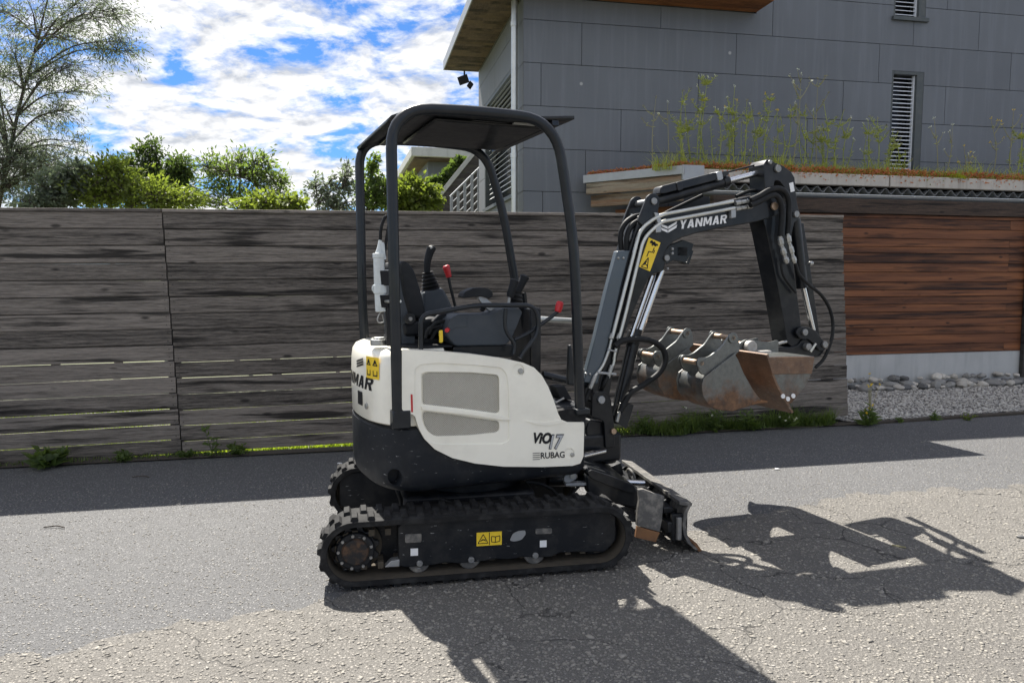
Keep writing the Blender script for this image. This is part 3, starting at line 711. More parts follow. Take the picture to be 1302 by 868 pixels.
for a in (e0+1.0, e0+1.7):
    ch = thing('terrace_chair', N.at(a, 0, zr_+.08), 'white slatted chair on the roof terrace, '+('left' if a < e0+1.3 else 'right')+' of the pair', 'chair', 'white chairs on the roof terrace')
    q = MB()
    for i in (0, .45):
        for j in (0, .42): q.cyl(N.at(a+i, .1+j, zr_+.08), N.at(a+i, .1+j, zr_+(.5 if j == 0 else .95)), .025, n=6)
    q.build('chair_frame', BLINDW, ch)
    MB().box(N.at(a+.225, .3, zr_+.51), N.f*.24, N.n*.23, up_*.02).build('seat', BLINDW, ch)
    MB().box(N.at(a+.225, .53, zr_+.80), N.f*.22, N.n*.02, up_*.16).build('backrest', BLINDW, ch)
rh = thing('red_house', (-9, 60, 0), 'distant house with red walls and a brown tiled roof', 'house')
N2 = fb(58, 5)
slab(N2, [(508, 234), (530, 236), (530, 275), (500, 275), (500, 235)], 0, 6).build('wall', paint('red_wall', (.30, .09, .06), .8), rh)
slab(N2, [(496, 236), (511, 226), (527, 229), (536, 240), (531, 240), (512, 231), (500, 239)], -.4, 7).build('roof', paint('brown_tiles', (.16, .10, .08), .8), rh)
# outside stair wall with sloping coping
W_ = fb(16.2, 9)
sw_ = thing('stair_wall', W_.px(590, 300), 'dark boarded stair wall with a sloping pale coping beside the grey house', 'wall')
def wz(u, v): return W_.loc(W_.px(u, v))
def lerp(a, b, t): return a+(b-a)*t
top0, top1 = wz(545, 270), wz(612, 187)
sl_ = (top1[2]-top0[2])/(top1[0]-top0[0]); zb0 = 1.3; xr_ = wz(640, 230)[0]
zz = zb0
while zz < top1[2]+1.2:
    z1 = zz+.135
    xa = top0[0]+(zz-top0[2])/sl_; xb = top0[0]+(z1-.008-top0[2])/sl_
    if xa < xr_-.05: MB().prism([W_.at(max(xa, xa), 0, zz), W_.at(xr_, 0, zz), W_.at(xr_, 0, z1-.008), W_.at(min(xb, xr_-.02), 0, z1-.008)], W_.n*.03).build('wall_board', STWOOD, sw_)
    zz = z1
xt = xr_; d_ = V((W_.f.x, W_.f.y, sl_)).normalized(); pn = d_.cross(W_.n).normalized()
p0 = W_.at(top0[0]-.6, -.03, top0[2]-.6*sl_); L_ = (xt-top0[0]+.6)*math.hypot(1, sl_)
MB().prism([p0, p0+d_*L_, p0+d_*L_+pn*-.09, p0-pn*.09] if pn.z < 0 else [p0, p0+d_*L_, p0+d_*L_+pn*.09, p0+pn*.09], W_.n*.22).build('coping', CONC, sw_, .005)
ra = thing('stair_railing', W_.at(wz(590, 270)[0], -.6, 1.2), 'pale metal stair railing with sloping bars beside the grey house', 'railing')
Q_ = fb(15.3, 9)
def qz(u, v): return Q_.loc(Q_.px(u, v))
for u, vt in ((574, 250), (582.5, 243), (591, 232), (600, 222), (608.5, 216)):
    a, _, zt2 = qz(u, vt); MB().box(Q_.at(a, 0, (zt2+.9)/2), Q_.f*.028, Q_.n*.02, up_*(zt2-.9)/2).build('railing_post', SHEET, ra, .003)
a0, _, t0 = qz(572.5, 250); a1, _, t1 = qz(610, 213)
for k in range(10):
    d = k*.155; MB().tube([Q_.at(a0, .02, t0-d), Q_.at(a1, .02, t1-d)], .022 if k == 0 else .013, 8).build('railing_bar', SHEET, ra)

# ------------------------------------------------------------------ plants
class Leaves:
    def __init__(s, seed): s.r = np.random.default_rng(seed); s.P = []; s.D = []; s.L = []; s.W = []
    def add(s, p, d, L, W): s.P.append(tuple(p)); s.D.append(tuple(d)); s.L.append(L); s.W.append(W)
    def build(s, name, mat, parent=None, kind=None):
        P = np.array(s.P); D = np.array(s.D); D /= np.linalg.norm(D, axis=1)[:, None]+1e-9
        L = np.array(s.L)[:, None]; W = np.array(s.W)[:, None]; n = len(P)
        A = s.r.standard_normal((n, 3)); S = np.cross(D, A); S /= np.linalg.norm(S, axis=1)[:, None]+1e-9
        U = np.cross(S, D)
        vv = np.stack([P, P+D*L*.45+S*W*.5+U*W*.12, P+D*L-U*L*.08, P+D*L*.45-S*W*.5+U*W*.12], 1).reshape(-1, 3)
        return npmesh(name, vv, np.arange(n*4).reshape(-1, 4), mat, kind, parent)
def rv(r): return V((r.gauss(0, 1), r.gauss(0, 1), r.gauss(0, 1))).normalized()
def tree(name, label, cat, base, lobes, mat, seed, leaf=(.09, .05), twl=.9, nl=9, droop=0.0, trunk_r=.07, group=None, twig_r=.006, bark=None, trunk=None, spread=.05):
    """lobes: (centre, radii, twigs). trunk, limbs to every lobe, twigs, leaves on the twigs"""
    r = random.Random(seed); root = thing(name, base, label, cat, group); base = V(base); lv = Leaves(seed); tb = MB(); lb = MB()
    trunk = trunk or [base, base.lerp(lobes[0][0], .5)+rv(r)*.1, lobes[0][0]]
    tp = spline(trunk, 5); tb.tube(tp, [trunk_r*(1-.8*i/(len(tp)-1)) for i in range(len(tp))], 8)
    tb.build('trunk', bark or BARK, root)
    for c, rad, nt in lobes:
        c = V(c); rad = V(rad); k = min(range(len(tp)), key=lambda i: (tp[i]-c).length+abs(tp[i].z-(c.z-rad.z*1.3))*.8)
        st = tp[k]; hubs = []
        for i in range(max(2, nt//22)):
            e = c+V((x*y for x, y in zip(rv(r), rad)))*.55; m_ = st.lerp(e, .5)+V((0, 0, .12*(e-st).length))
            pl = spline([st, m_, e], 4); lb.tube(pl, [trunk_r*.42*(1-.75*j/(len(pl)-1)) for j in range(len(pl))], 5); hubs += pl[3:]
        for i in range(nt):
            d = rv(r); e = c+V((d.x*rad.x, d.y*rad.y, d.z*rad.z))*(.35+.65*r.random()**.5)*r.choice((.8, .9, 1, 1, 1.1, 1.28))
            h = min((hubs[r.randrange(len(hubs))] for _ in range(5)), key=lambda q: (q-e).length)
            dr = (e-h); tl = min(twl, dr.length)
            s0 = e-dr.normalized()*tl; tip = e+V((0, 0, -droop*tl))+rv(r)*.1*tl
            pl = spline([s0, s0.lerp(e, .6)+V((0, 0, .08*tl)), tip], 4)
            lb.tube(pl, [twig_r*(1.4-1.1*j/(len(pl)-1)) for j in range(len(pl))], 3, False)
            for j in range(nl):
                t = .15+.85*r.random(); x = t*(len(pl)-1); a = int(min(x, len(pl)-2)); p = pl[a].lerp(pl[a+1], x-a)
                d2 = (pl[a+1]-pl[a]).normalized()+rv(r)*.9+V((0, 0, -droop*.8)); s = r.uniform(.65, 1.25)
                lv.add(p+rv(r)*spread, d2, leaf[0]*s, leaf[1]*s)
    lb.build('branches', bark or BARK, root, 0, 0); lv.build('crown', mat, root)
    return root
def L3(y, *els):
    """lobes from (u, v, half-width px, half-height px, twigs) at distance y"""
    o = []
    for e in els:
        u, v, ru, rvv, nt = e[:5]; yy = y+(e[5] if len(e) > 5 else 0); q = ray(u, v); p = CP+q*(yy/q.y); s = yy/FPX
        o.append((p, V((ru*s, max(ru, rvv)*s*.8, rvv*s)), nt))
    return o
def gp(u, y): q = ray(u, 434); return V((q.x*y/q.y, y, -.02))
ty = 13.0
def tpt(u, v, y=ty): q = ray(u, v); return CP+q*(y/q.y)
tree('willow_tree', 'tall open willow with thin drooping grey-green leaves at the left edge', 'tree', gp(-30, ty),
     L3(ty, (60, 35, 95, 50, 120), (125, 22, 62, 36, 100), (150, 66, 38, 26, 60), (25, 90, 55, 50, 90), (85, 95, 60, 38, 85), (20, 150, 60, 40, 80), (75, 150, 40, 30, 45), (15, 215, 56, 52, 300), (62, 205, 46, 32, 120), (108, 185, 12, 18, 10), (60, -70, 110, 60, 110), (-60, 60, 70, 110, 110), (-70, 190, 60, 70, 90)),
     LWILL, 21, (.08, .017), .85, 18, .12, .048, twig_r=.004, spread=.09,
     trunk=[gp(-30, ty), tpt(-8, 300), tpt(8, 215), tpt(26, 130), tpt(48, 50), tpt(75, -60)])
tree('grey_leaf_shrub', 'grey-green broad-leaved shrub below the willow by the fence top', 'shrub', gp(70, 11.5),
     L3(11.5, (72, 240, 34, 30, 110), (100, 222, 22, 20, 45), (55, 262, 40, 22, 90)), LWILL, 5, (.10, .045), .6, 12, .1)
tree('yellow_green_bush', 'bright yellow-green bush over the fence left of the dark tree', 'bush', gp(150, 11.8),
     L3(11.8, (140, 236, 50, 32, 190), (116, 250, 44, 24, 100), (192, 250, 42, 26, 120), (140, 212, 22, 13, 36), (236, 258, 28, 14, 46)), LYEL, 6, (.075, .036), .65, 13, -.1, spread=.10)
tree('dark_tree', 'dark green tree with a pointed top behind the yellow-green bush', 'tree', gp(205, 14.5),
     L3(14.5, (210, 232, 40, 32, 190), (188, 194, 16, 19, 60), (232, 216, 24, 22, 80), (184, 224, 26, 22, 80), (228, 252, 40, 26, 110), (166, 206, 15, 8, 20)), LDARK, 7, (.08, .036), .65, 13, -.1, spread=.10)
tree('open_branched_tree', 'loose open-branched tree with sky showing through right of the dark tree', 'tree', gp(300, 12.5),
     L3(12.5, (305, 225, 52, 28, 105), (272, 214, 28, 20, 46), (306, 202, 12, 16, 22), (332, 210, 22, 20, 36), (345, 238, 34, 24, 64), (285, 250, 42, 24, 80)), LGRN, 8, (.08, .030), .75, 9, -.1, .05, spread=.08)
tree('small_leafy_bush', 'low light green bush peeping over the fence left of the excavator', 'bush', gp(352, 10.5),
     L3(10.5, (345, 258, 40, 16, 80), (318, 262, 24, 14, 40), (372, 262, 18, 11, 28)), LYEL, 9, (.08, .045), .4, 10)
tree('sparse_shrub', 'sparse upright shrub with reddish tips left of the rear canopy post', 'shrub', gp(430, 11.5),
     L3(11.5, (402, 236, 15, 26, 24), (424, 244, 18, 26, 36), (441, 226, 12, 30, 36), (432, 262, 28, 14, 34)), LWILL, 10, (.075, .035), .45, 10, .15, .03)
tree('thicket_shrub', 'tall thin-leaved shrub between the two rear canopy posts', 'shrub', gp(478, 11.8),
     L3(11.8, (472, 225, 12, 26, 40), (486, 245, 18, 26, 70), (462, 250, 16, 22, 40), (478, 200, 5, 10, 8)), LGRN, 12, (.08, .038), .45, 11, .1, .04)
tree('golden_bush', 'yellow-green bush inside the canopy frame right of the rear post', 'bush', gp(525, 12.2),
     L3(12.2, (522, 248, 28, 24, 150), (540, 254, 26, 20, 110), (508, 258, 18, 18, 60)), LYEL, 13, (.085, .055), .45, 15)
tree('climbing_ivy', 'dense dark green ivy growing up the sloping stair wall', 'ivy', gp(556, 16.7),
     L3(16.7, (546, 252, 18, 14, 110), (560, 238, 16, 14, 110), (573, 224, 13, 11, 80), (585, 209, 10, 9, 50), (553, 264, 22, 12, 110)), LDARK, 14, (.10, .075), .4, 15)
tree('hedge_bush', 'dark bush behind the ivy under the neighbour house', 'bush', gp(535, 18),
     L3(18, (535, 240, 12, 12, 60), (545, 250, 16, 14, 70)), LDARK, 15, (.11, .06), .4, 12)

def grass(name, pts, mat, hmin, hmax, seed, wid=.006, label=None, cat='grass', lean=.5):
    r = np.random.default_rng(seed); n = len(pts); P = np.array(pts); h = r.uniform(hmin, hmax, n); a = r.uniform(0, 2*pi, n)
    D = np.stack([np.cos(a), np.sin(a), np.zeros(n)], 1); S = np.stack([-np.sin(a), np.cos(a), np.zeros(n)], 1)*wid
    le = (lean*r.random(n)*h)[:, None]; Z = np.array([0, 0, 1.])
    h = hmin+(h-hmin)*(.35+.65*np.abs(np.sin(P[:, 0]*4.1+seed)*np.sin(P[:, 0]*1.7+2*P[:, 1])))*r.random(n)**.5
    m_ = P+D*le*.35+Z*h[:, None]*.6; t = P+D*le+Z*h[:, None]*(1-.25*lean*r.random(n))[:, None]
    vv = np.stack([P-S, P+S, m_+S*.7, m_-S*.7, t+S*.1, t-S*.1], 1).reshape(-1, 3); b = (np.arange(n)*6)[:, None]
    ff = np.concatenate([b+np.array([0, 1, 2, 3]), b+np.array([3, 2, 4, 5])])
    return tag(npmesh(name, vv, ff, mat, 'stuff'), label, cat)
r = random.Random(2)
grass('lawn_grass', [tuple(FE.at(r.uniform(-3, 6.2), .08+2.6*r.random()**2, -.015)) for _ in range(26000)], LLAWN, .03, .10, 1, .005, 'sunlit lawn grass behind the fence seen through the board gaps')
pts = []
for _ in range(6500):
    a = FE.loc(ground(*r.choice([(r.uniform(745, 1000), 545), (r.uniform(830, 960), 545), (r.uniform(960, 1062), 540)])))[0]
    if a > 6.55: continue
    dd = max(.22, 1-abs(a-4.9)/2.6)*(.6+.4*sin(a*5.3)*sin(a*2.1+1))
    if r.random() > .25+.75*dd: continue
    pts.append(tuple(FE.at(a, -.02-.30*dd*r.random()**1.5, .012)))
grass('verge_grass', pts, LGRASS, .04, .36, 3, .0038, 'rough green grass along the fence foot behind the buckets', lean=.9)
pts = [tuple(FE.at(FE.loc(ground(r.uniform(-30, 320), 580))[0], -.12+.14*r.random(), .01)) for _ in range(500)]
grass('fence_foot_grass', pts, LGRASS, .02, .08, 4, .004, 'short grass tufts along the fence foot at left', lean=.8)

def weed(name, label, cat, base, mat, seed, n=14, leaf=.12, w=.05, h=.15, group=None, flower=None, stems=3, spread=.6):
    r = random.Random(seed); base = V(base); root = thing(name, base, label, cat, group); lv = Leaves(seed); sb = MB(); fl_ = Leaves(seed+1)
    for i in range(stems):
        tip = base+V((r.gauss(0, .3)*h*spread, r.gauss(0, .3)*h*spread, h*r.uniform(.6, 1.1)))
        pl = spline([base+V((r.uniform(-.015, .015), r.uniform(-.015, .015), 0)), base.lerp(tip, .5)+V((0, 0, h*.06)), tip], 4)
        sb.tube(pl, [.0035*(1.3-j/len(pl)) for j in range(len(pl))], 4)
        for j in range(n):
            t = r.random(); x = t*(len(pl)-1); a = min(int(x), len(pl)-2); p = pl[a].lerp(pl[a+1], x-a); s = r.uniform(.6, 1.2)*(1.15-.5*t)
            d = rv(r); d.z = abs(d.z)*.6-.05; lv.add(p, d, leaf*s, w*s)
        if flower:
            for j in range(7): fl_.add(tip, rv(r)+V((0, 0, .3)), .016, .012)
    sb.build('stem', mat, root, 0, 0); lv.build('leaves', mat, root)
    if flower: fl_.build('flower', flower, root, 'stuff')
    return root
def fpt(u, off=-.1): return FE.at(FE.loc(ground(u, 585))[0], off, .008)
weed('dock_weed', 'large-leaved green weed sprawling on the road at the far left fence foot', 'weed', fpt(78, -.2), LGRN, 31, 16, .15, .065, .14, stems=5, spread=2.2)
weed('ground_weed', 'low leafy weed left of the fence joint', 'weed', fpt(160, -.12), LGRN, 32, 22, .055, .035, .07, stems=6, spread=3.4)
weed('ground_weed', 'tiny weed at the left picture edge under the fence', 'weed', fpt(12, -.1), LGRN, 33, 12, .06, .035, .06, stems=4, spread=2.5)
weed('ground_weed', 'low creeping weed right under the fence joint', 'weed', fpt(235, -.1), LGRN, 34, 18, .045, .03, .05, stems=6, spread=3.5)
weed('tall_seedling', 'single upright seedling with big leaves right of the fence joint', 'weed', fpt(266, -.09), LGRN, 35, 9, .10, .055, .24, stems=2, spread=.4)
weed('ground_weed', 'bushy weed between the seedling and the excavator', 'weed', fpt(300, -.1), LGRN, 36, 22, .06, .035, .09, stems=6, spread=3)
weed('kerb_weed', 'yellow-flowered weed tuft growing by the kerb at the fence end', 'weed', ground(1104, 541), LGRN, 37, 14, .13, .03, .20, flower=YFLOW, stems=6, spread=1.0)
weed('dry_weed', 'thin dry seed-headed weed above the gravel beside the fence end', 'weed', ground(1106, 533), STRAW, 38, 3, .03, .008, .52, flower=YFLOW, stems=6, spread=.5)
weed('kerb_weed', 'small green weed on the kerb in mid gravel', 'weed', ground(1190, 534), LGRN, 39, 10, .07, .02, .10, stems=4, spread=1)
weed('kerb_weed', 'small pale weed on the kerb toward the right edge', 'weed', ground(1230, 534), LYEL, 40, 8, .06, .018, .08, stems=4, spread=1.5)
weed('kerb_weed', 'tiny sprig on the kerb between the fence end and mid gravel', 'weed', ground(1143, 537), LGRN, 41, 8, .05, .02, .07, stems=3, spread=1)
for i, (u, h, lb) in enumerate([(815, .16, 'left end of the verge next to the excavator boom'), (862, .22, 'clump under the left bucket'), (905, .26, 'clump with long stalks under the right digging bucket'), (960, .2, 'clump under the wide grading bucket'), (1010, .12, 'small clump near the fence right end')]):
    weed('verge_weed', 'leafy green weed, '+lb, 'weed', FE.at(FE.loc(ground(u, 548))[0], -.12, .01), LGRASS, 50+i, 15, .10, .02, h, 'weeds in the verge grass', WFLOW if i in (2, 4) else None, 6, 1.8)

# planted roof
zr0 = ftop-.01
def rpt(u, d=.35):
    a = SH.loc(SH.px(u, 215, RD+d))[0]; return SH.at(a, RD+d, zr0)
lv = Leaves(77); r = random.Random(78)
for _ in range(11000):
    a = RL-.2+ (x1s-RL)*r.random()**1.2; d = .03+.85*r.random()**2
    p = SH.at(a, RD+d, zr0+.01+.05*r.random()*(1 if d > .15 else .8))
    q = (p-RA); 
    if q.dot(-EN) < .05 and a < RL+1.5: continue
    dd = rv(r); dd.z = abs(dd.z); lv.add(p+up_*.05*r.random(), dd, r.uniform(.025, .06), r.uniform(.014, .03))
for _ in range(3600):                             # along the skewed left end
    p = RA+ED*(EL_*r.random())-EN*(.05+.5*r.random()**2)+up_*(zr0+.01+.07*r.random()); dd = rv(r); dd.z = abs(dd.z); lv.add(p, dd, r.uniform(.025, .055), r.uniform(.012, .026))
for _ in range(700):                              # hanging over the kerb
    p = SH.at(RL+.5+(x1s-RL-.5)*r.random(), RD-.008, ftop-.10*r.random()**2.2); lv.add(p, rv(r)+V((0, -.4, 0)), r.uniform(.02, .04), .02)
tag(lv.build('sedum', LSED, None, 'stuff'), 'reddish sedum carpet edging the planted shed roof', 'sedum')
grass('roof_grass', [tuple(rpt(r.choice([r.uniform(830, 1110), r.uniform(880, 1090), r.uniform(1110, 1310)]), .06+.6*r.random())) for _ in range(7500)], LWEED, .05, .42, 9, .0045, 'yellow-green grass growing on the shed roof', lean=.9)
lv = Leaves(5); mc = rpt(1207, .12)
for _ in range(1500):
    d = rv(r); d.z = abs(d.z); lv.add(mc+V((d.x*.22, d.y*.14, d.z*.075)), d+rv(r)*.5, .018, .012)
tag(lv.build('moss_cushion', LMOSS, None), 'bright yellow-green cushion plant on the roof edge right of the window', 'plant')
def roof_weed(u, vtop, d, seed, label, group, kind=0, fork=0):
    r = random.Random(seed); base = rpt(u, d); top = SH.px(u+r.uniform(-9, 12), vtop, RD+d); root = thing('roof_weed', base, label, 'weed', group)
    sb = MB(); lv = Leaves(seed); fl_ = Leaves(seed+2); hh = top.z-base.z; stems = []
    for i in range(1 if kind == 1 else 2):
        e = top if i == 0 else base+(top-base)*r.uniform(.5, .85)+V((r.gauss(0, .08), 0, 0))
        pl = spline([base+V((r.uniform(-.04, .04), 0, 0)), base.lerp(e, .5)+V((r.gauss(0, .035), r.gauss(0, .03), 0)), e], 6); stems.append(pl)
    pl = stems[0]
    for i in range(fork or r.randint(2, 4)):
        k = r.randint(int(len(pl)*.45), len(pl)-2); e = pl[k]+V((r.choice((-1, 1))*r.uniform(.05, .16), r.gauss(0, .05), r.uniform(.1, .3)*hh*.75))
        if e.z > top.z+.03: e.z = top.z+.03*r.random()
        stems.append(spline([pl[k], pl[k].lerp(e, .5)+V((0, 0, -.02)), e], 4))
    for q in stems:
        sb.tube(q, [.0065*(1.15-.8*j/len(q)) for j in range(len(q))], 4, False)
        for j in range(int(5+16*hh) if kind == 0 else 5):
            t = r.random()**1.3; k = int(t*(len(q)-1)); dd = rv(r); dd.z = abs(dd.z)*.8; s = (1.2-.7*t)*(1 if kind == 0 else .6)
            lv.add(q[k].lerp(q[min(k+1, len(q)-1)], r.random()), dd, .075*s, .014*s)
        for j in range(6): fl_.add(q[-1]+rv(r)*.012, rv(r)+V((0, 0, .4)), .022, .012)
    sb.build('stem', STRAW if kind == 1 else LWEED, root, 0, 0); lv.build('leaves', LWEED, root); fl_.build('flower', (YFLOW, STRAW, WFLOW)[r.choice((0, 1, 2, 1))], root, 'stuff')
    return root
ORD = 'first second third fourth fifth sixth seventh eighth ninth tenth eleventh twelfth thirteenth fourteenth fifteenth sixteenth seventeenth eighteenth nineteenth twentieth twenty-first twenty-second twenty-third twenty-fourth twenty-fifth twenty-sixth twenty-seventh twenty-eighth twenty-ninth thirtieth thirty-first thirty-second thirty-third thirty-fourth thirty-fifth thirty-sixth thirty-seventh thirty-eighth thirty-ninth fortieth'.split()
roof_weed(1008, 94, .3, 900, 'tallest dry roof weed with widely forked top above the boom tip', 'tall weeds on the shed roof', 1, 7)
roof_weed(1040, 100, .34, 901, 'tall forked roof weed just right of the tallest one', 'tall weeds on the shed roof', 1, 5)
roof_weed(888, 98, .35, 902, 'tall roof weed with yellow leaves nearest the left group', 'tall weeds on the shed roof', 0, 5)
S_ = [(830, 124, 1), (848, 130, 1), (866, 116, 0), (878, 130, 0), (899, 128, 0), (908, 140, 0), (925, 110, 0), (932, 128, 0), (946, 128, 0), (962, 132, 0), (974, 120, 0), (985, 140, 0), (993, 134, 0), (1020, 134, 0), (1030, 140, 0), (1052, 128, 0), (1062, 140, 0), (1074, 150, 0), (870, 160, 0), (915, 165, 0), (955, 160, 0), (1045, 160, 0)]
S_.sort()
for i, (u, v, k) in enumerate(S_): roof_weed(u, v, .2+.3*((i*37) % 10)/10, 910+i, ('dry ' if k else 'leafy ')+'thin weed, '+ORD[i]+' from the left in the thicket on the shed roof', 'thicket of weeds on the shed roof', k)
for i, (u, v, k) in enumerate([(1105, 152, 0), (1117, 150, 0), (1124, 165, 0), (1140, 190, 0), (1150, 185, 0)]): roof_weed(u, v, .3, 940+i, 'thin weed, '+ORD[i]+' from the left of those before the tall blind window', 'weeds before the window', k)
for i, (u, v, k) in enumerate([(1192, 150, 1), (1204, 158, 1), (1232, 185, 1), (1240, 195, 1), (1265, 150, 1), (1284, 140, 1), (1294, 158, 0), (1300, 170, 0)]): roof_weed(u, v, .3, 950+i, 'sparse dry weed, '+ORD[i]+' from the left on the shed roof right of the window', 'sparse weeds right of the window', k)

# river stones along the concrete base
r = random.Random(61); protos = []
for k in range(6):
    bm = bmesh.new(); bmesh.ops.create_icosphere(bm, subdivisions=2, radius=1)
    dirs = [(rv(r), r.uniform(.62, .92)) for _ in range(9)]
    for v in bm.verts:
        for d, lim in dirs:
            t = v.co.dot(d)
            if t > lim: v.co -= d*(t-lim)*.97
        v.co *= 1+r.gauss(0, .015)
    me = [];
    for mt in (STP, STG, STD):
        m_ = bpy.data.meshes.new('river_stone'); bm.to_mesh(m_); m_.materials.append(mt); m_.shade_smooth(); m_.set_sharp_from_angle(angle=R(32)); me.append(m_)
    protos.append(me); bm.free()
SL_ = ('pale rounded stone in the row below the concrete base', 'mid-grey stone in the row below the concrete base', 'dark slaty stone in the row below the concrete base')
STN = []
for row, (off, zb_, lo, hi) in enumerate(((-.12, .03, .05, .105), (-.27, .03, .035, .09), (-.07, .12, .04, .08))):
    a = sz(1070, 490)[0]
    while a < sz(1325, 490)[0]:
        s = r.uniform(lo, hi); a += s*r.uniform(.95, 1.35 if row < 2 else 2.4)
        if row == 2 and r.random() < .35: continue
        t = r.choice((0, 0, 1, 1, 1, 2)); q = SH.at(a, off+r.uniform(-.05, .03), zb_+s*.42)
        o = bpy.data.objects.new('river_stone', r.choice(protos)[t])
        Mx = Matrix.Translation(q) @ Matrix.Rotation(r.uniform(0, 6.3), 4, 'Z') @ Matrix.Rotation(r.uniform(-.4, .4), 4, 'X') @ Matrix.Diagonal((s*r.uniform(.9, 1.35), s*r.uniform(.75, 1.0), s*r.uniform(.55, .8), 1))
        link(o, Mx); STN.append((t, row, a, o)); tag(o, SL_[t], 'stone', ('pale', 'mid-grey', 'dark')[t]+' stones along the concrete base'); a += s*.4
for t in range(3):                                # say which stone of its colour and row each one is
    for row in range(3):
        for i, (_, _, _, o) in enumerate(sorted((x for x in STN if x[0] == t and x[1] == row), key=lambda x: x[2])):
            o['label'] = ('pale rounded', 'mid-grey', 'dark slaty')[t]+' stone, '+ORD[i]+' '+('pale', 'grey', 'dark')[t]+' one from left in '+('back', 'front', 'upper')[row]+' row below concrete base'
# small litter on the road
r = random.Random(8)
for i, (u, v, lb) in enumerate([(432, 589, 'white scrap of paper lying on the shaded road behind the tail'), (988, 596, 'small white scrap on the shaded road right of the blade')]):
    q = ground(u, v, .006); tag(MB().prism([q+V((-.02, -.006, 0)), q+V((.017, -.011, .003)), q+V((.02, .007, 0)), q+V((-.012, .01, .004))], up_*.003).build('paper_scrap', INKW), lb, 'litter')
for i, (u, v, lb) in enumerate([(180, 606, 'dark twig on the shaded road at left'), (495, 599, 'short dark twig on the shaded road near the tail'), (70, 670, 'thin twig on the sunlit road at far left')]):
    q = ground(u, v, .008); tag(MB().tube(spline([q+V((-.07, 0, 0)), q+V((0, .015, .004)), q+V((.06, -.005, 0))]), .004, 5).build('twig', BARK), lb, 'twig')
q = ground(1143, 694, .012); tag(MB().tube([q+V((-.03, .02, 0)), q+V((.03, -.02, 0))], .005, 5).build('wood_chip', STRAW), 'pale straw-coloured stick in the boom shadow on the road', 'stick')
q = ground(1298, 682, .01); tag(MB().ball(q, .02, 8, 5, (1.3, .8, .5)).build('dark_pebble', STD), 'dark pebble on the sunlit road at the right picture edge', 'pebble')
# ------------------------------------------------------------------ the excavator
exc = thing('mini_excavator', UP.o, 'cream and black mini excavator with a tubular canopy standing on the road', 'excavator')
def B(s, l, z): return UP.at(s, l, z)
FL = -.505                                              # near face of the body
def arcp(n=18, k=1.0, half=.47, off=0.0):
    pts = [(-.44, -.475), (-.50, -.455), (-.565, -.385), (-.612, -.27), (-.636, -.13), (-.642, 0)]
    pts = pts+[(s, -l) for s, l in reversed(pts[:-1])]
    return [(s*k-off, l*k) for s, l in pts]
def ring(pts, sub_=3):
    P = spline([V((s, l, 0)) for s, l in pts], sub_); return [(p.x, p.y) for p in P]
tail = ring(arcp())
# --- revolving frame skirt: plan outline lofted with a tucked-in bottom
fr = tail+[(.50, .45), (.545, .38), (.545, -.40), (.52, -.468)]
lev = [(.43, .86, .0), (.445, .94, 0), (.475, .985, 0), (.53, 1.0, 0), (.735, 1.005, 0), (.765, 1.0, 0), (.775, .975, 0)]
mb = MB(); n = len(fr); vs = []
for z, k, _ in lev: vs += [B(s*k, l*k, z) for s, l in fr]
fs = [(i*n+j, i*n+(j+1) % n, (i+1)*n+(j+1) % n, (i+1)*n+j) for i in range(len(lev)-1) for j in range(n)]
fs = [tuple(reversed(f)) for f in fs]
mb.add(vs, fs+[tuple(range(n)), tuple(range(len(vs)-1, len(vs)-n-1, -1))])
skirt = mb.build('body_skirt', SKIRT, exc, 0, 50)
hole = MB(); c = UP.px(505, 606, -.40)
d_ = (c-B(0, 0, c.z)).normalized()
q = [UP.px(505+8*cos(a)-2, 607+11*sin(a), -.44) for a in [i*pi/8 for i in range(16)]]
cut(skirt, [MB().prism([p-UP.n*.25 for p in q], UP.n*.34)])
# --- counterweight
lev = [(.782, .985), (.79, 1.0), (.95, 1.005), (1.08, 1.0), (1.125, .99), (1.15, .965), (1.16, .93)]
cwp = tail+[(-.38, .47), (-.20, .44), (-.20, -.36), (-.44, -.43)]
cwp = tail+[(-.25, .44), (-.25, -.40)]
mb = MB(); n = len(cwp); vs = []
for z, k in lev: vs += [B(s*k if s < -.3 else s, l*k, z) for s, l in cwp]
fs = [tuple(reversed((i*n+j, i*n+(j+1) % n, (i+1)*n+(j+1) % n, (i+1)*n+j))) for i in range(len(lev)-1) for j in range(n)]
mb.add(vs, fs+[tuple(range(n)), tuple(range(len(vs)-1, len(vs)-n-1, -1))])
cw = mb.build('counterweight', WHITE, exc, 0, 50)
MB().prism([B(s*.8+.02, l*.8, 1.161) for s, l in tail]+[B(-.2, .37, 1.161), B(-.2, -.37, 1.161)], up_*.012).build('counterweight_top', SEATM, exc, .004)
mb = MB(); q = UP.px(482, 434, -.25); mb.cyl(q-up_*.02, q+up_*.012, .045, n=20); mb.cyl(q+up_*.01, q+up_*.022, .03, n=20); mb.build('fuel_cap', ZINC, exc, .003)
